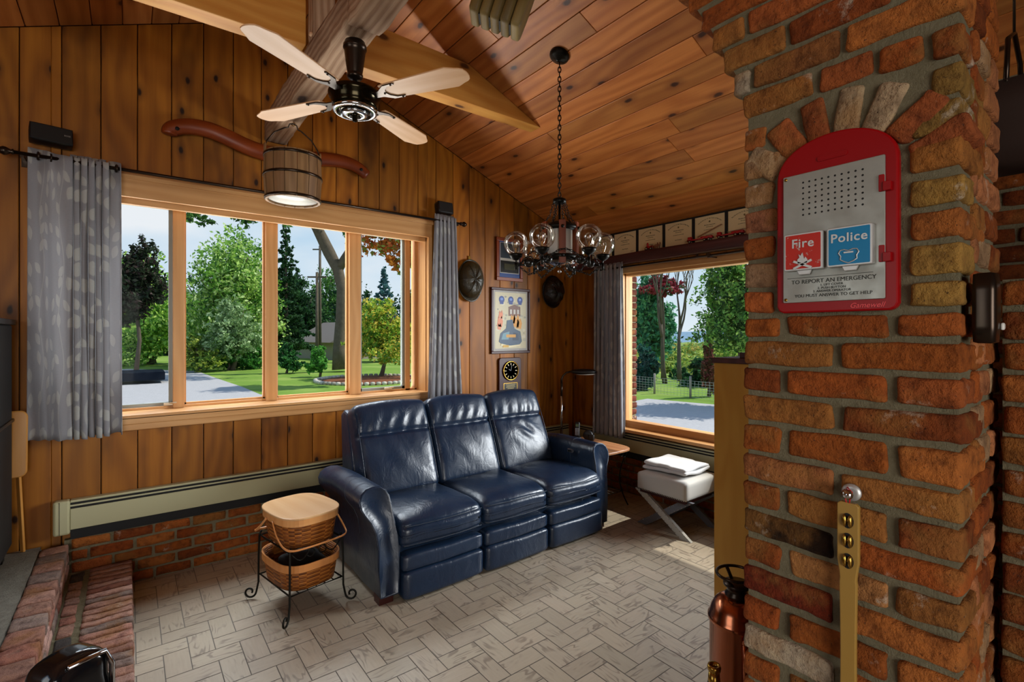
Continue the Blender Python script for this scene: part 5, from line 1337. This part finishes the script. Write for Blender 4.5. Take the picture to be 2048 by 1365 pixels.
# hanging woven basket high on the right
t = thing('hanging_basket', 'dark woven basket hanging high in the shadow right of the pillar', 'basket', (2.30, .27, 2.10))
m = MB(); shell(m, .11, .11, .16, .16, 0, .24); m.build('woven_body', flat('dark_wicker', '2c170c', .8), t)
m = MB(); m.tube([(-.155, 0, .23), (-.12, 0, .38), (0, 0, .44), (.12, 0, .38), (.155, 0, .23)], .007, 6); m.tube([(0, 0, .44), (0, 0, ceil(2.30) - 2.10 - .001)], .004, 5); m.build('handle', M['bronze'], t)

# ---------------------------------------------------------------- copper extinguisher, nozzle, cabinet
Ex = thing('copper_extinguisher', 'antique polished copper fire extinguisher behind the brick pillar', 'fire extinguisher', (1.712, .898, 0))
m = MB(); m.lathe([(0, 0), (.088, 0), (.094, .01), (.092, .02), (.092, .525), (.098, .532), (.098, .542), (.092, .549), (.088, .570), (.074, .596), (.055, .612), (.040, .619), (0, .62)], 48); m.build('cylinder', M['copper'], Ex)
m = MB(); m.lathe([(.040, .615), (.041, .625), (.034, .632), (.034, .650), (.046, .655), (.046, .664), (.0, .668)], 32); m.build('cap', M['bronze'], Ex)
m = MB(); m.tube([(-.012 + .066 * math.cos(a), .06 * math.sin(a), .700) for a in np.linspace(0, 2 * PI, 33)[:-1]], .0055, 8, closed=True)
for a in (R(60), R(180), R(300)): m.tube([(.03 * math.cos(a), .03 * math.sin(a), .660), (-.012 + .064 * math.cos(a), .058 * math.sin(a), .699)], .006, 6, flat=(1.4, .6))
m.build('handle_ring', M['bronze'], Ex)
m = MB(); a = R(222); m.tube([(.098 * math.cos(a), .098 * math.sin(a), .50), (.100 * math.cos(a), .100 * math.sin(a), .42), (.104 * math.cos(a), .104 * math.sin(a), .25)], .008, 8); m.sphere((.099 * math.cos(a), .099 * math.sin(a), .508), .011, 10, 8); m.build('hose', M['copper'], Ex)
Nz = thing('hose_nozzle', 'brass fire hose nozzle standing upright in front of the copper extinguisher', 'nozzle', (1.400, .806, 0))
m = MB(); m.lathe([(.034, 0), (.036, .02), (.034, .04), (.028, .06), (.024, .30), (.018, .50), (.0155, .53)], 28); m.lathe([(.0155, .528), (.019, .533), (.020, .542), (.0175, .549), (.012, .548), (.010, .53), (.010, .45)], 28); m.build('barrel', M['brass'], Nz)
m = MB(); m.lathe([(.0245, .30), (.026, .31), (.0195, .49), (.0178, .50)], 28); m.build('grip', M['blackplastic'], Nz)
Cn = thing('wood_cabinet', 'tall honey veneer cabinet side behind the brick pillar', 'cabinet', (2.2, .90, 0))
m = part(Cn); m.box(1.95, 1.968, .66, 1.123, 0, 1.43, axis=2); m.box(2.432, 2.45, .66, 1.123, 0, 1.43, axis=2); m.box(1.968, 2.432, .66, .678, 0, 1.43, axis=2); m.box(1.968, 2.432, .68, 1.11, .06, .078, axis=0); m.box(1.968, 2.432, 1.108, 1.123, 0, .06, axis=0); m.build('carcass', M['panel'], Cn, bevel=.002)
m = part(Cn); m.box(1.94, 2.46, .65, 1.13, 1.43, 1.452, axis=0); m.build('top', M['darkbeam'], Cn, bevel=.003)
m = part(Cn); m.box(1.972, 2.428, 1.106, 1.122, .066, 1.425, axis=2); d = m.build('door', M['panel'], Cn, bevel=.002); m = part(Cn); m.sphere((2.02, 1.135, .8), .012, 10, 8); m.build('knob', M['brass'], d)
t = thing('flat_book', 'dark flat book lying on top of the honey cabinet', 'book', (2.10, .93, 1.452), R(12)); m = MB(); m.box(-.10, .10, -.13, .12, 0, .004); m.box(-.10, .10, -.13, .12, .018, .022); m.box(-.10, -.096, -.13, .12, 0, .022); m.build('cover', M['darkbeam'], t, bevel=.001); m = MB(); m.box(-.094, .096, -.126, .116, .004, .018); m.build('page_block', M['paper'], t)

# ---------------------------------------------------------------- left side: stove, tray table, bar stool
t = thing('wood_stove', 'matt black steel stove standing at the left edge on the hearth', 'stove', (-.86, 3.45, .33))
m = part(t); m.box(-1.20, -.505, 3.16, 3.80, .40, 1.60, col=(1, 1, 1)); m.build('body', M['black'], t, bevel=.01)
m = part(t); m.box(-1.22, -.492, 3.12, 3.82, 1.60, 1.63); m.build('top_plate', M['iron'], t, bevel=.005); m = part(t); m.box(-1.21, -.497, 3.14, 3.81, 1.07, 1.09); m.build('trim_band', M['iron'], t, bevel=.005)
m = part(t); m.box(-1.10, -.60, 3.14, 3.16, .55, 1.0); d = m.build('door', M['iron'], t, bevel=.006); m = part(t); m.tube([(-.66, 3.14, .78), (-.66, 3.10, .78), (-.66, 3.10, .68)], .008, 6); m.build('handle', M['chrome'], d)
for x in (-1.14, -.56):
    for y in (3.22, 3.74): m = part(t); m.box(x - .03, x + .03, y - .03, y + .03, .329, .41); m.build('leg', M['iron'], t, bevel=.005)
t = thing('folding_tray_table', 'folded light wooden tray table leaning behind the black stove', 'folding table', (-.497, 3.875, .33))
m = MB(); m.M = T(.015, -.045, .62) @ RY(R(0)) @ RX(R(8)) @ YZ @ T(0, 0, 0)
m.M = T(0, -.045, .63) @ RX(R(-5)) @ XZ; m.prism(rrect(-.12, .05, -.20, .165, .035, 6), -.010, .012, axis=1); m.build('tray_top', M['birch'], t, bevel=.006)
for x0, x1 in ((-.09, -.10), (.01, .026)):
    m = MB(); m.bar((x0, -.028, .45), (x1, -.010, .0), .022, .014); m.build('leg', M['birch'], t, bevel=.003)
t = thing('bar_stool', 'glossy black bar stool back with chrome edge at the bottom left', 'stool', (-.11, 1.50, 0), R(35))
SL = flat('black_gloss_vinyl', '101114', .12, .0, .7)
m = MB()
m.rbox((0, 0, .735), (.145, .10, .16), .028, n=(10, 8, 8), fn=lambda p: p + np.stack([-p[:, 0] * .12 * (p[:, 2] > 0), 0 * p[:, 0], .015 * (1 - (p[:, 0] / .07) ** 2)], 1)); m.build('backrest', SL, t)
m = MB(); m.tube([(.058, -.052, .66), (.058, -.054, .78), (.045, -.05, .815), (-.03, -.05, .822)], .006, 8); m.build('chrome_edge', M['chrome'], t)
m = MB(); m.tube([(0, .02, .70), (0, .03, .5), (0, -.02, .44)], .014, 10); m.build('post', M['chrome'], t)
m = MB(); m.rbox((0, -.17, .45), (.34, .34, .06), .028, n=(10, 10, 5)); m.build('seat', SL, t)
for sx in (-1, 1):
    for sy in (-1, 1): m = MB(); m.tube([(sx * .11, -.17 + sy * .11, .43), (sx * .17, -.17 + sy * .17, 0.004)], .011, 8); m.build('leg', M['chrome'], t)
# pulley block hung from the ceiling at the top edge
t = thing('pulley_block', 'old wooden ship pulley block with rope slots hanging from the ceiling', 'pulley', (1.44, 1.93, 3.03))
OM = wood('weathered_wood', hexc('8a7440'), hexc('5c4a28'), hexc('2c2212'), rough=.6, blot=.7, bump=.6)
for k, x in enumerate((-.105, -.052, 0, .052, .105)):
    m = MB(); m.M = RZ(R(-38)) @ T(0, 0, .14) @ RY(R(20)) @ T(x, 0, 0); m.rbox((0, 0, 0), (.050, .17, .25), .018, n=(6, 12, 14), fn=lambda p: p + np.stack([0 * p[:, 0], p[:, 1] * -.25 * (np.abs(p[:, 2]) / .135) ** 2, 0 * p[:, 0]], 1)); m.build('cheek', OM, t)
m = MB(); m.M = RZ(R(-38)) @ T(0, 0, .14)
m.M = m.M @ RY(R(20))
for x in (-.079, -.026, .026, .079): m.box(x - .006, x + .006, -.04, .04, -.115, .115)
m.build('sheave', M['black'], t)
m = MB(); m.M = RZ(R(-38)) @ T(0, 0, .14); m.tube([(-.135, 0, 0), (.135, 0, 0)], .012, 8); m.build('axle', M['chrome'], t)
m = MB(); m.tube([(0, 0, .27), (0, 0, ceil(1.44) - 3.03 - .03)], .008, 8); m.build('hook', M['iron'], t)
# ================================================================ OUTDOORS
GZ = -.35
def at(x, y, d):           # a sight line of the survey: point at depth d
    u = (x - 1024) / 987; v = (669 - y) / 987
    return Vector(((.6129 + u * .7902) * d, (.7902 - u * .6129) * d, 1.55 + v * d))
m = MB(); m.prism([(-60, 3.99), (20.5, 3.99), (20.5, 19), (110, 112), (-60, 112)], GZ - .5, GZ); m.box(4.0, 20.5, -40, 3.99, GZ - .5, GZ); structure(m.build('lawn', M['lawn']))
m = MB(); P = [(-14, 4.65), (7.5, 4.65), (5.0, 12), (3.9, 15.0)]
for x, y in ((520, 790), (485, 775), (455, 765), (432, 757), (410, 749), (395, 743)): d = (1.55 - GZ) * 987 / (y - 669); q = at(x, y, d); P.append((q.x, q.y))
P += [(0, 34), (-25, 34), (-25, 4.65)]
m.prism(P, GZ, GZ + .012); structure(m.build('road_drive', M['asphalt']))
m = MB(); m.prism([(5.0, -12), (5.0, 7.5), (9.5, 8.7), (12.0, 9.0), (12.7, 5.9), (13.6, 0), (13.6, -12)], GZ, GZ + .012); structure(m.build('road_yard', M['asphalt']))
def valley(u, v):
    a = -.9 + 1.5 * u; r = 26 + 300 * v ** 1.6; x = r * math.cos(a) + 3; y = r * math.sin(a) + 4; n_ = vnoise(np.array([[x, y, 0]]), .18, 2)[0]
    n2 = vnoise(np.array([[x, y, 0]]), .9, 5)[0]
    return (x, y, GZ - .45 - 6.5 * min(1, v * 3) + n_[0] * 1.2 * min(1, v * 8) + n2[1] * .5 * min(1, v * 8) + 3 * v)
m = MB(); m.grid(valley, 160, 140); structure(m.build('terrain_valley', M['valley']))
def ridge(h0, r, z0, sd, hh):
    def f(u, v):
        a = -.9 + 1.6 * u; x = (r + 80 * v) * math.cos(a); y = (r + 80 * v) * math.sin(a)
        return (x, y, z0 + v * (h0 + hh * math.sin(u * 9 + sd) + hh * .5 * math.sin(u * 23 + sd * 2) + hh * .12 * math.sin(u * 80)))
    return f
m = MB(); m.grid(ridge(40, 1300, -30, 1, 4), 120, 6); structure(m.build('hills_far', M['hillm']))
m = MB(); m.grid(ridge(18, 560, -26, 4, 3), 120, 6); structure(m.build('hills', flat('near_hill_haze', '8ea08c', .95)))  # distance haze is mixed into this pale tone too

def leaves(mb, blobs, pal, size, seed, n, hang=0):
    rg = np.random.default_rng(seed); V = []; Cc = []; pal = np.array([hexc(c) for c in pal])
    tot = sum(b[3] * b[4] * b[5] for b in blobs)
    for (cx, cy, cz, rx, ry, rz) in blobs:
        k = max(20, int(n * 2.6 * rx * ry * rz / tot)); d = rg.normal(size=(k, 3)); d /= np.linalg.norm(d, axis=1, keepdims=True)
        r = rg.random(k) ** .33; lob = 1 + .22 * np.sin(d[:, 0] * 5 + seed) * np.sin(d[:, 1] * 4 + 1) + .16 * np.sin(d[:, 2] * 9 + seed + d[:, 0] * 6)
        # cluster: pull leaves towards sprig centres
        nc = max(8, k // 16); cidx = rg.integers(0, nc, k); cen = (d * (r * lob)[:, None])[:nc][cidx]
        p = cen + rg.normal(size=(k, 3)) * .10
        p = p * np.array([rx, ry, rz]) + np.array([cx, cy, cz])
        a = rg.normal(size=(k, 3)); a /= np.linalg.norm(a, axis=1, keepdims=True); b = np.cross(a, rg.normal(size=(k, 3))); b /= np.linalg.norm(b, axis=1, keepdims=True)
        s = size * (.6 + .8 * rg.random(k))[:, None]
        V.append(np.stack([p - a * s, p - b * s * .5, p + a * s, p + b * s * .5], 1).reshape(-1, 3))
        tone = 1.4 * pal[(cidx * 7 + rg.integers(0, 2, k)) % len(pal)] * (.75 + .5 * rg.random(k))[:, None]
        Cc.append(np.repeat(tone, 4, axis=0))
    V = np.concatenate(V); Cc = np.concatenate(Cc); nf = len(V) // 4
    fs = [(4 * i, 4 * i + 1, 4 * i + 2, 4 * i + 3) for i in range(nf)]
    z4 = [[(0, 0)] * 4] * nf
    mb.add(V, fs, col=Cc, uv=z4)
GREEN = ['5e8a34', '7aa345', '4c7430', '8fb050', '3c6230', '96b45c']
DARK = ['1f3a24', '2c4a2a', '18301e', '35562f']
def tree(name, label, px, ytop, ybot, wpx, d, pal, n=2600, size=.11, trunk=True, group=None, cat='tree', yb=None, squash=1, zb=None, dz=0):
    """crown between two heights, trunk down to the ground"""
    c = at(px, (ytop + ybot) / 2, d); top = at(px, ytop, d).z; bot = at(px, ybot, d).z; w_ = wpx / 2 / 987 * d * 1.25
    t = thing(name, label, cat, (c.x, c.y, GZ if zb is None else zb), group=group); m = part(t)
    rg = random.Random(int(px * 7 + ytop)); bl = []
    h = (top - bot) / 2
    for k in range(7):
        a = rg.uniform(0, 6.28); rr_ = rg.uniform(.15, .5); f = k / 6
        bl.append((c.x + w_ * rr_ * math.cos(a) * (1.15 - f * .6), c.y + w_ * rr_ * math.sin(a) * (1.15 - f * .6), bot + h * (.45 + 1.1 * f), w_ * (.72 - .30 * f), w_ * (.72 - .30 * f), h * .45))
    leaves(m, bl, pal, size, int(px + ytop), n); m.build('foliage', M['leaf'], t)
    if trunk:
        m = part(t); z0 = GZ if zb is None else zb; r = max(.05, w_ * .06)
        m.tube([(c.x, c.y, z0), (c.x + .1 * w_, c.y, z0 + (bot - z0) * .6 + .2), (c.x - .05 * w_, c.y, (bot + top) / 2), (c.x, c.y, bot + (top - bot) * .85)], [r * 1.3, r, r * .7, r * .2], 8)
        for k in range(5):
            a = k * 1.3; m.tube([(c.x, c.y, bot + h * .3 * k * .6), (c.x + w_ * .3 * math.cos(a), c.y + w_ * .3 * math.sin(a), bot + h * (.3 * k * .6 + .45)), (c.x + w_ * .55 * math.cos(a), c.y + w_ * .55 * math.sin(a), bot + h * (.3 * k * .6 + .8))], [r * .5, r * .35, r * .1], 6)
        m.build('trunk', M['bark'], t)
    return t
def conifer(name, label, px, ytop, d, wpx, pal, group=None, n=3000, z0=GZ, size=.10):
    b = at(px, 700, d); top = at(px, ytop, d).z; w_ = wpx / 2 / 987 * d
    t = thing(name, label, 'tree', (b.x, b.y, z0), group=group); m = part(t); m.tube([(b.x, b.y, z0), (b.x, b.y, top)], [w_ * .10, .02], 7); m.build('trunk', M['bark'], t)
    m = part(t); bl = []; rg = random.Random(px)
    H_ = top - z0
    for k in range(46):
        f = k / 45; z = z0 + .12 * H_ + .86 * H_ * f; a = k * 2.4; r = w_ * (1 - f) * .62
        bl.append((b.x + r * math.cos(a), b.y + r * math.sin(a), z - r * .15, .12 + w_ * (1 - f) * .42, .12 + w_ * (1 - f) * .42, .10 + .018 * H_))
    leaves(m, bl, pal, size, px, n); m.build('foliage', M['leaf'], t); return t
# seen through the wide window
G1 = 'trees along the far side of the drive'
tree('leafy_tree', 'bright green bushy tree seen through the leftmost pane of the wide window', 290, 500, 735, 190, 31, ['7da842', '9cc054', '5f8a38', 'b2cc62', '4c7434'], 6000, .13)
tree('copper_tree', 'dark purplish tree in front of the bright one in the leftmost pane', 272, 478, 650, 92, 24, ['26301f', '1c2618', '33402a', '3a2f2c'], 3400, .10)
tree('leafy_tree', 'tall pale green tree filling the second pane of the wide window', 448, 452, 735, 200, 29, GREEN + ['a9c06c', 'b5c98a'], 9000, .115)
tree('leafy_tree', 'silvery green small tree low in front of the tall pale green one', 465, 590, 720, 100, 26, ['8fa77a', 'a3b88c', '6f8a58', '567045'], 2600, .09)
for lab, px, yt, yb, w_, d, pal in (('yellow green shrub at the drive end, left in the second pane', 396, 664, 742, 84, 25, ['8a9a3c', 'a6b050', '5e7a2e', '3f5a26']),
        ('dark green shrub beside the lawn edge, middle of the second pane', 456, 676, 742, 46, 26, ['3f7a34', '2f6428', '4f8a3a', '2a5424']),
        ('low round shrub on the lawn by the first mullion post, second pane', 506, 694, 740, 46, 27, ['3c7430', '55903c', '2c5626']),
        ('dark upright shrub at the left edge of the third pane', 573, 684, 742, 44, 24, ['2f6030', '41783a', '234a26']),
        ('thin young shrub on the lawn in the middle of the third pane', 640, 690, 744, 40, 22, ['4f9038', '6aa648', '3a6c2e'])):
    tree('shrub', lab, px, yt, yb, w_, d, pal, 1100, .085, trunk=True, cat='shrub')
conifer('dark_conifer', 'dark ragged conifer at the left of the third pane', 572, 425, 32, 100, DARK + ['3a5f3c'], n=4200, size=.12)
conifer('blue_spruce', 'bluish spruce behind the yellow green tree in the fourth pane', 768, 535, 34, 84, ['3c5f66', '4d7278', '2c4a52', '5c8488'], n=3600, size=.13)
tree('leafy_tree', 'dense dark green tree behind the poles in the third pane', 600, 540, 730, 110, 44, DARK + ['3f6a34'], 4200, .16)
tree('leafy_tree', 'mid green round tree between the poles and the leaning oak', 662, 526, 730, 100, 60, ['4a7434', '3a602c', '5f8a40'], 4200, .17)
tree('leafy_tree', 'yellowing green tree over the stone ringed bed in the fourth pane', 762, 592, 728, 108, 21.5, ['8fae3e', 'b8b848', '6c9236', 'c8b24e', '4f7a30'], 4200, .075)
tree('leafy_tree', 'dark distant tree at the right end of the wide window', 828, 560, 735, 90, 48, DARK + ['3c6434'], 3000, .16)
tree('leafy_tree', 'dark distant tree between the bright tree and the tall pale one', 352, 545, 735, 120, 46, DARK + ['3f6a34'], 3600, .17)
tree('leafy_tree', 'dark distant tree right behind the tall pale green tree', 528, 520, 735, 110, 46, DARK + ['41703a'], 3600, .17)
tree('leafy_tree', 'far dark tree behind the yellowing tree in the fourth pane', 730, 600, 735, 80, 58, DARK + ['3a5f3c'], 2600, .17)
t = thing('hedge', 'dense green woods closing the view far beyond the lawn', 'hedge', tuple(at(500, 735, 62)[:2]) + (GZ,)); t['kind'] = 'stuff'
m = part(t); bl = []; rg0 = random.Random(11)
for k in range(40):
    px = 200 + k * 17; d = rg0.uniform(56, 68); h = rg0.uniform(105, 165); c = at(px, 735 - h / 2, d); s_ = d / 987
    bl.append((c.x, c.y, c.z, 24 * s_, 24 * s_, h * .62 * s_))
leaves(m, bl, DARK + ['4a7038', '5f8a40', '3f6434'], .24, 3, 14000); o = m.build('foliage', M['leaf'], t); o['kind'] = 'stuff'
# leaning oak with overhanging boughs
b0 = at(680, 737, 25); Ok = thing('leaning_oak', 'big oak with a bent leaning trunk in the third pane', 'tree', (b0.x, b0.y, GZ))
m = part(Ok); pts = [at(x, y, 25) for x, y in ((681, 739), (678, 700), (682, 640), (684, 580), (676, 540), (658, 505), (645, 478), (632, 452), (600, 415), (560, 380), (500, 340))]
m.tube(pts, [.42, .30, .27, .26, .27, .30, .28, .26, .22, .16, .10], 12); m.tube([pts[4], at(700, 500, 25), at(725, 450, 25), at(750, 400, 25)], [.25, .2, .15, .08], 8)
m.tube([pts[7], at(590, 440, 24), at(520, 425, 22), at(440, 410, 20)], [.2, .15, .1, .05], 7); m.build('trunk', M['bark'], Ok)
m = part(Ok); bl = []
for x, y, w_, h in ((400, 432, 34, 20), (380, 405, 40, 22), (440, 405, 50, 18), (490, 440, 26, 20), (505, 418, 30, 22), (478, 400, 40, 18), (560, 400, 60, 20), (610, 380, 60, 30), (575, 445, 16, 10), (700, 470, 16, 36), (690, 420, 40, 30), (640, 350, 90, 40), (520, 360, 80, 30)):
    c = at(x, y, 23); s_ = 23 / 987; bl.append((c.x, c.y, c.z, w_ * s_, w_ * s_, h * s_))
leaves(m, bl, ['3c6030', '55803a', '2c4a2a', '6f9648'], .11, 5, 4200); m.build('foliage', M['leaf'], Ok)
c = at(760, 470, 20); Mp = thing('orange_maple', 'maple with orange autumn leaves at the top of the fourth pane', 'tree', (c.x + 2.0, c.y - .6, GZ))
m = part(Mp); bl = []
for x, y, w_, h in ((740, 480, 26, 20), (775, 500, 30, 22), (800, 470, 40, 30), (760, 455, 40, 20), (785, 535, 18, 14), (800, 520, 24, 18), (728, 505, 14, 10), (790, 430, 60, 30), (830, 500, 30, 40)):
    c = at(x, y, 19); s_ = 19 / 987; bl.append((c.x, c.y, c.z, w_ * s_, w_ * s_, h * s_))
leaves(m, bl, ['b8702c', 'd08a3a', '9a5a28', '7a8a3a', 'c86a3a'], .085, 9, 3200); m.build('foliage', M['leaf'], Mp)
q = Mp.location; m = part(Mp); m.tube([(q.x, q.y, GZ), (q.x, q.y, 3.2), tuple(at(800, 470, 19)), tuple(at(760, 450, 19))], [.2, .16, .1, .04], 8); m.build('trunk', M['bark'], Mp)
for lab, px, yt, d, r in (('thick weathered utility pole in the third pane', 634, 545, 26, .09), ('tall thin utility pole just behind the thick one', 640, 492, 34, .11)):
    b = at(px, 700, d); t = thing('utility_pole', lab, 'pole', (b.x, b.y, GZ)); m = part(t); m.tube([(b.x, b.y, GZ), (b.x, b.y, at(px, yt, d).z)], [r, r * .75], 8); m.build('post', M['bark'], t)
    m = part(t); zt = at(px, yt, d).z - .25; m.bar((b.x - .4, b.y + .3, zt), (b.x + .4, b.y - .3, zt), .06, .08); m.build('crossarm', M['bark'], t)
# neighbour houses, low wall, stone edging
def house(name, label, p0, p1, zt, wallc, roofc):
    a, b = Vector(p0[:2]).to_3d(), Vector(p1[:2]).to_3d(); u = (b - a); L_ = u.length; an = math.atan2(u.y, u.x)
    t = thing(name, label, 'house', (a.x, a.y, GZ), an)
    m = MB(); m.box(0, L_, 0, 5, 0, zt - GZ, col=hexc(wallc)); m.build('walls', M['vcm'], t)
    m = MB(); m.M = YZ; m.prism([(-.5, zt - GZ), (5.5, zt - GZ), (2.5, zt - GZ + 1.6)], -.3, L_ + .3, col=hexc(roofc)); m.build('roof', M['vcm'], t)
    for k in range(int(L_ // 2.5)):
        m = MB(); x = 1 + k * 2.5; m.box(x, x + .9, -.03, .02, .9, min(1.9, zt - GZ - .2), col=hexc('2a3440')); m.build('window', M['vcg'], t)
p, q = at(592, 735, 40), at(668, 735, 36); house('stone_house', 'low pale stone house behind the poles in the third pane', p, q, at(600, 684, 40).z, 'a89c90', '77706a')
p, q = at(716, 742, 43), at(812, 742, 44); house('white_house', 'low white house behind the yellowing tree in the fourth pane', p, q, at(740, 706, 43).z, 'cfd8e2', '6a7480')
cB = at(770, 765, 19); t = thing('flower_bed', 'mulched bed ringed by small pale stones under the yellowing tree', 'flower bed', (cB.x, cB.y + 1.6, GZ))
m = MB(); m.lathe([(0, .10), (1.6, .08), (2.0, .0)], 40, col=hexc('7a4a30')); m.build('mulch', M['vcm'], t)
m = MB()
for k in range(60): a = k * 2 * PI / 60; m.rbox((2.05 * math.cos(a), 2.05 * math.sin(a), .06), (.17, .15, .14), .04, n=(2, 2, 2), col=hexc(random.choice(['b8b2a6', '9c968c', 'cac4b8'])))
o = m.build('edging_stones', M['vcm'], t); o['kind'] = 'stuff'
t = thing('dark_drive_slab', 'low dark slab on wheels on the drive in the leftmost pane', 'trailer', (-1.5, 24.2, GZ))  # low slab put in for the dark band across the drive
m = MB(); m.box(-2.8, 2.6, -.9, .9, .14, .46, col=hexc('121a26')); m.build('bed', M['vcm'], t, bevel=.03)
for x in (-.9, .1):
    for y in (-.8, .8): m = MB(); m.M = T(x, y, .18) @ RX(PI / 2); m.lathe([(0, -.08), (.18, -.08), (.18, .08), (0, .08)], 20, col=hexc('0c0c0c')); m.build('wheel', M['vcm'], t)
# seen through the valley window
tree('leafy_tree', 'green maple at the left edge of the valley window', 1290, 545, 720, 90, 22, ['3f7a5a', '4f8f66', '2f6248', '6aa06c'], 4200, .10)
tree('red_maple', 'small maple crown with dark red leaves at the top left of the valley window', 1325, 548, 592, 70, 21, ['7a2a34', '9a3a40', '4f7a58', '8a3038'], 1300, .09)
tree('shrub', 'dark blue green shrub by the wire fence, left in the valley window', 1288, 690, 785, 60, 17, ['23504a', '2f6456', '1a3c38'], 1800, .07, cat='shrub')
tree('shrub', 'dark green small tree behind the fence right of the bare trees', 1402, 712, 790, 66, 18, ['24482c', '35603a', '1c3622'], 2000, .07, cat='shrub')
tree('shrub', 'low shrub behind the fence between the bare trees', 1362, 730, 790, 50, 21, ['2c5834', '41703f', '22442a'], 1200, .08, cat='shrub')
tree('leafy_tree', 'broad green tree with drooping boughs at the right of the valley window', 1478, 496, 705, 165, 13.0, ['4f7a30', '6c9640', '3a5f28', '8aa850', '2c4a24'], 8000, .055)
tree('leafy_tree', 'reddish vine covered trunk tree beside the wooden cabinet', 1418, 640, 790, 22, 15, ['7a4038', '5a4a34', '8a5048', '4c5a34'], 1300, .05)
tree('leafy_tree', 'yellow green valley tree left beyond the fence', 1345, 700, 770, 120, 34, ['9aa850', '7f9a48', 'b0b45c', '5f8040'], 2600, .14)
tree('leafy_tree', 'yellow green valley tree right beyond the fence', 1440, 690, 770, 110, 36, ['8fa24c', 'a8b05a', '6d8a44'], 2600, .14)
t = thing('woods', 'yellow green woods filling the valley beyond the fence', 'woods', tuple(at(1370, 700, 60)[:2]) + (-3,)); t['kind'] = 'stuff'
m = part(t); bl = []; rg0 = random.Random(5)
for k in range(70):
    d = rg0.uniform(40, 150); px = rg0.uniform(1240, 1520); y_ = 694 + (150 - d) * .22 + rg0.uniform(-4, 8); c = at(px, y_, d); s_ = d / 987
    bl.append((c.x, c.y, c.z - 6 * s_, 26 * s_, 26 * s_, 15 * s_))
leaves(m, bl, ['8f9c48', 'a8aa52', '6f8a42', '7f9a50', 'b09a4c', '5a7a40'], .34, 8, 11000); o = m.build('foliage', M['leaf'], t); o['kind'] = 'stuff'
for lab, px, d, sd in (('tall bare tree with forking grey trunk, left one of two', 1330, 19, 1), ('tall bare tree with forking grey trunk, right one of two', 1359, 20, 2)):
    b = at(px, 700, d); t = thing('bare_tree', lab, 'tree', (b.x, b.y, GZ)); m = part(t); rg = random.Random(sd)
    def br(p, dr, l_, r, dep):
        n_ = 4; P = [p]
        for k in range(n_): dr = (dr + Vector((rg.uniform(-.14, .14), rg.uniform(-.14, .14), .05))).normalized(); P.append(P[-1] + dr * l_ / n_)
        m.tube(P, [r * (1 - .5 * k / n_) for k in range(n_ + 1)], 6)
        if dep:
            for k in range(3 if dep > 1 else 2):
                side = Vector((rg.uniform(-1, 1), rg.uniform(-1, 1), .9)).normalized(); br(P[-1 - (k % 2)], (dr + side * .75).normalized(), l_ * rg.uniform(.55, .8), r * .5, dep - 1)
    br(Vector((b.x, b.y, GZ)), Vector((0, 0, 1)), 2.3, .11, 4); m.build('branches', M['bark'], t)
Fc = thing('wire_fence', 'pale wire mesh fence with posts across the far yard', 'fence', tuple(at(1340, 795, 15)[:2]) + (GZ,))
fa, fb2 = at(1262, 790, 16.5), at(1520, 790, 13.0); fa.z = fb2.z = GZ; u = (fb2 - fa); m = part(Fc); L_ = u.length; u.normalize()
for k in range(int(L_ / .12)): p = fa + u * .12 * k; m.tube([p + Vector((0, 0, .02)), p + Vector((0, 0, .52))], .0035, 4)
for k in range(7): z = Vector((0, 0, .03 + .08 * k)); m.tube([fa + z, fb2 + z], .0035, 4)
m.build('wire_mesh', flat('fence_wire', 'b4bcb8', .5), Fc)
for f in (.0, .22, .52, .80, 1): p = fa + u * L_ * f; m = part(Fc); m.tube([(p.x, p.y, GZ), (p.x, p.y, GZ + .65)], .035, 7); m.build('post', flat('fence_post', '9c948a', .8), Fc)
GROUPS = {'leafy_tree': 'leafy trees outside the windows', 'shrub': 'shrubs outside the windows', 'bare_tree': 'bare trees beyond the yard', 'utility_pole': 'utility poles beyond the lawn',
          'curtain': 'grey leaf patterned curtains', 'curtain_rod': 'dark curtain rods', 'fire_helmet': 'old helmets on the wall', 'wall_speaker': 'small wall speakers',
          'toy_fire_truck': 'toy fire trucks on the head beam', 'baseboard_heater': 'baseboard heaters'}
for o in list(bpy.data.objects):
    g_ = GROUPS.get(o.name.split('.')[0])
    if g_ and o.parent is None: o['group'] = g_
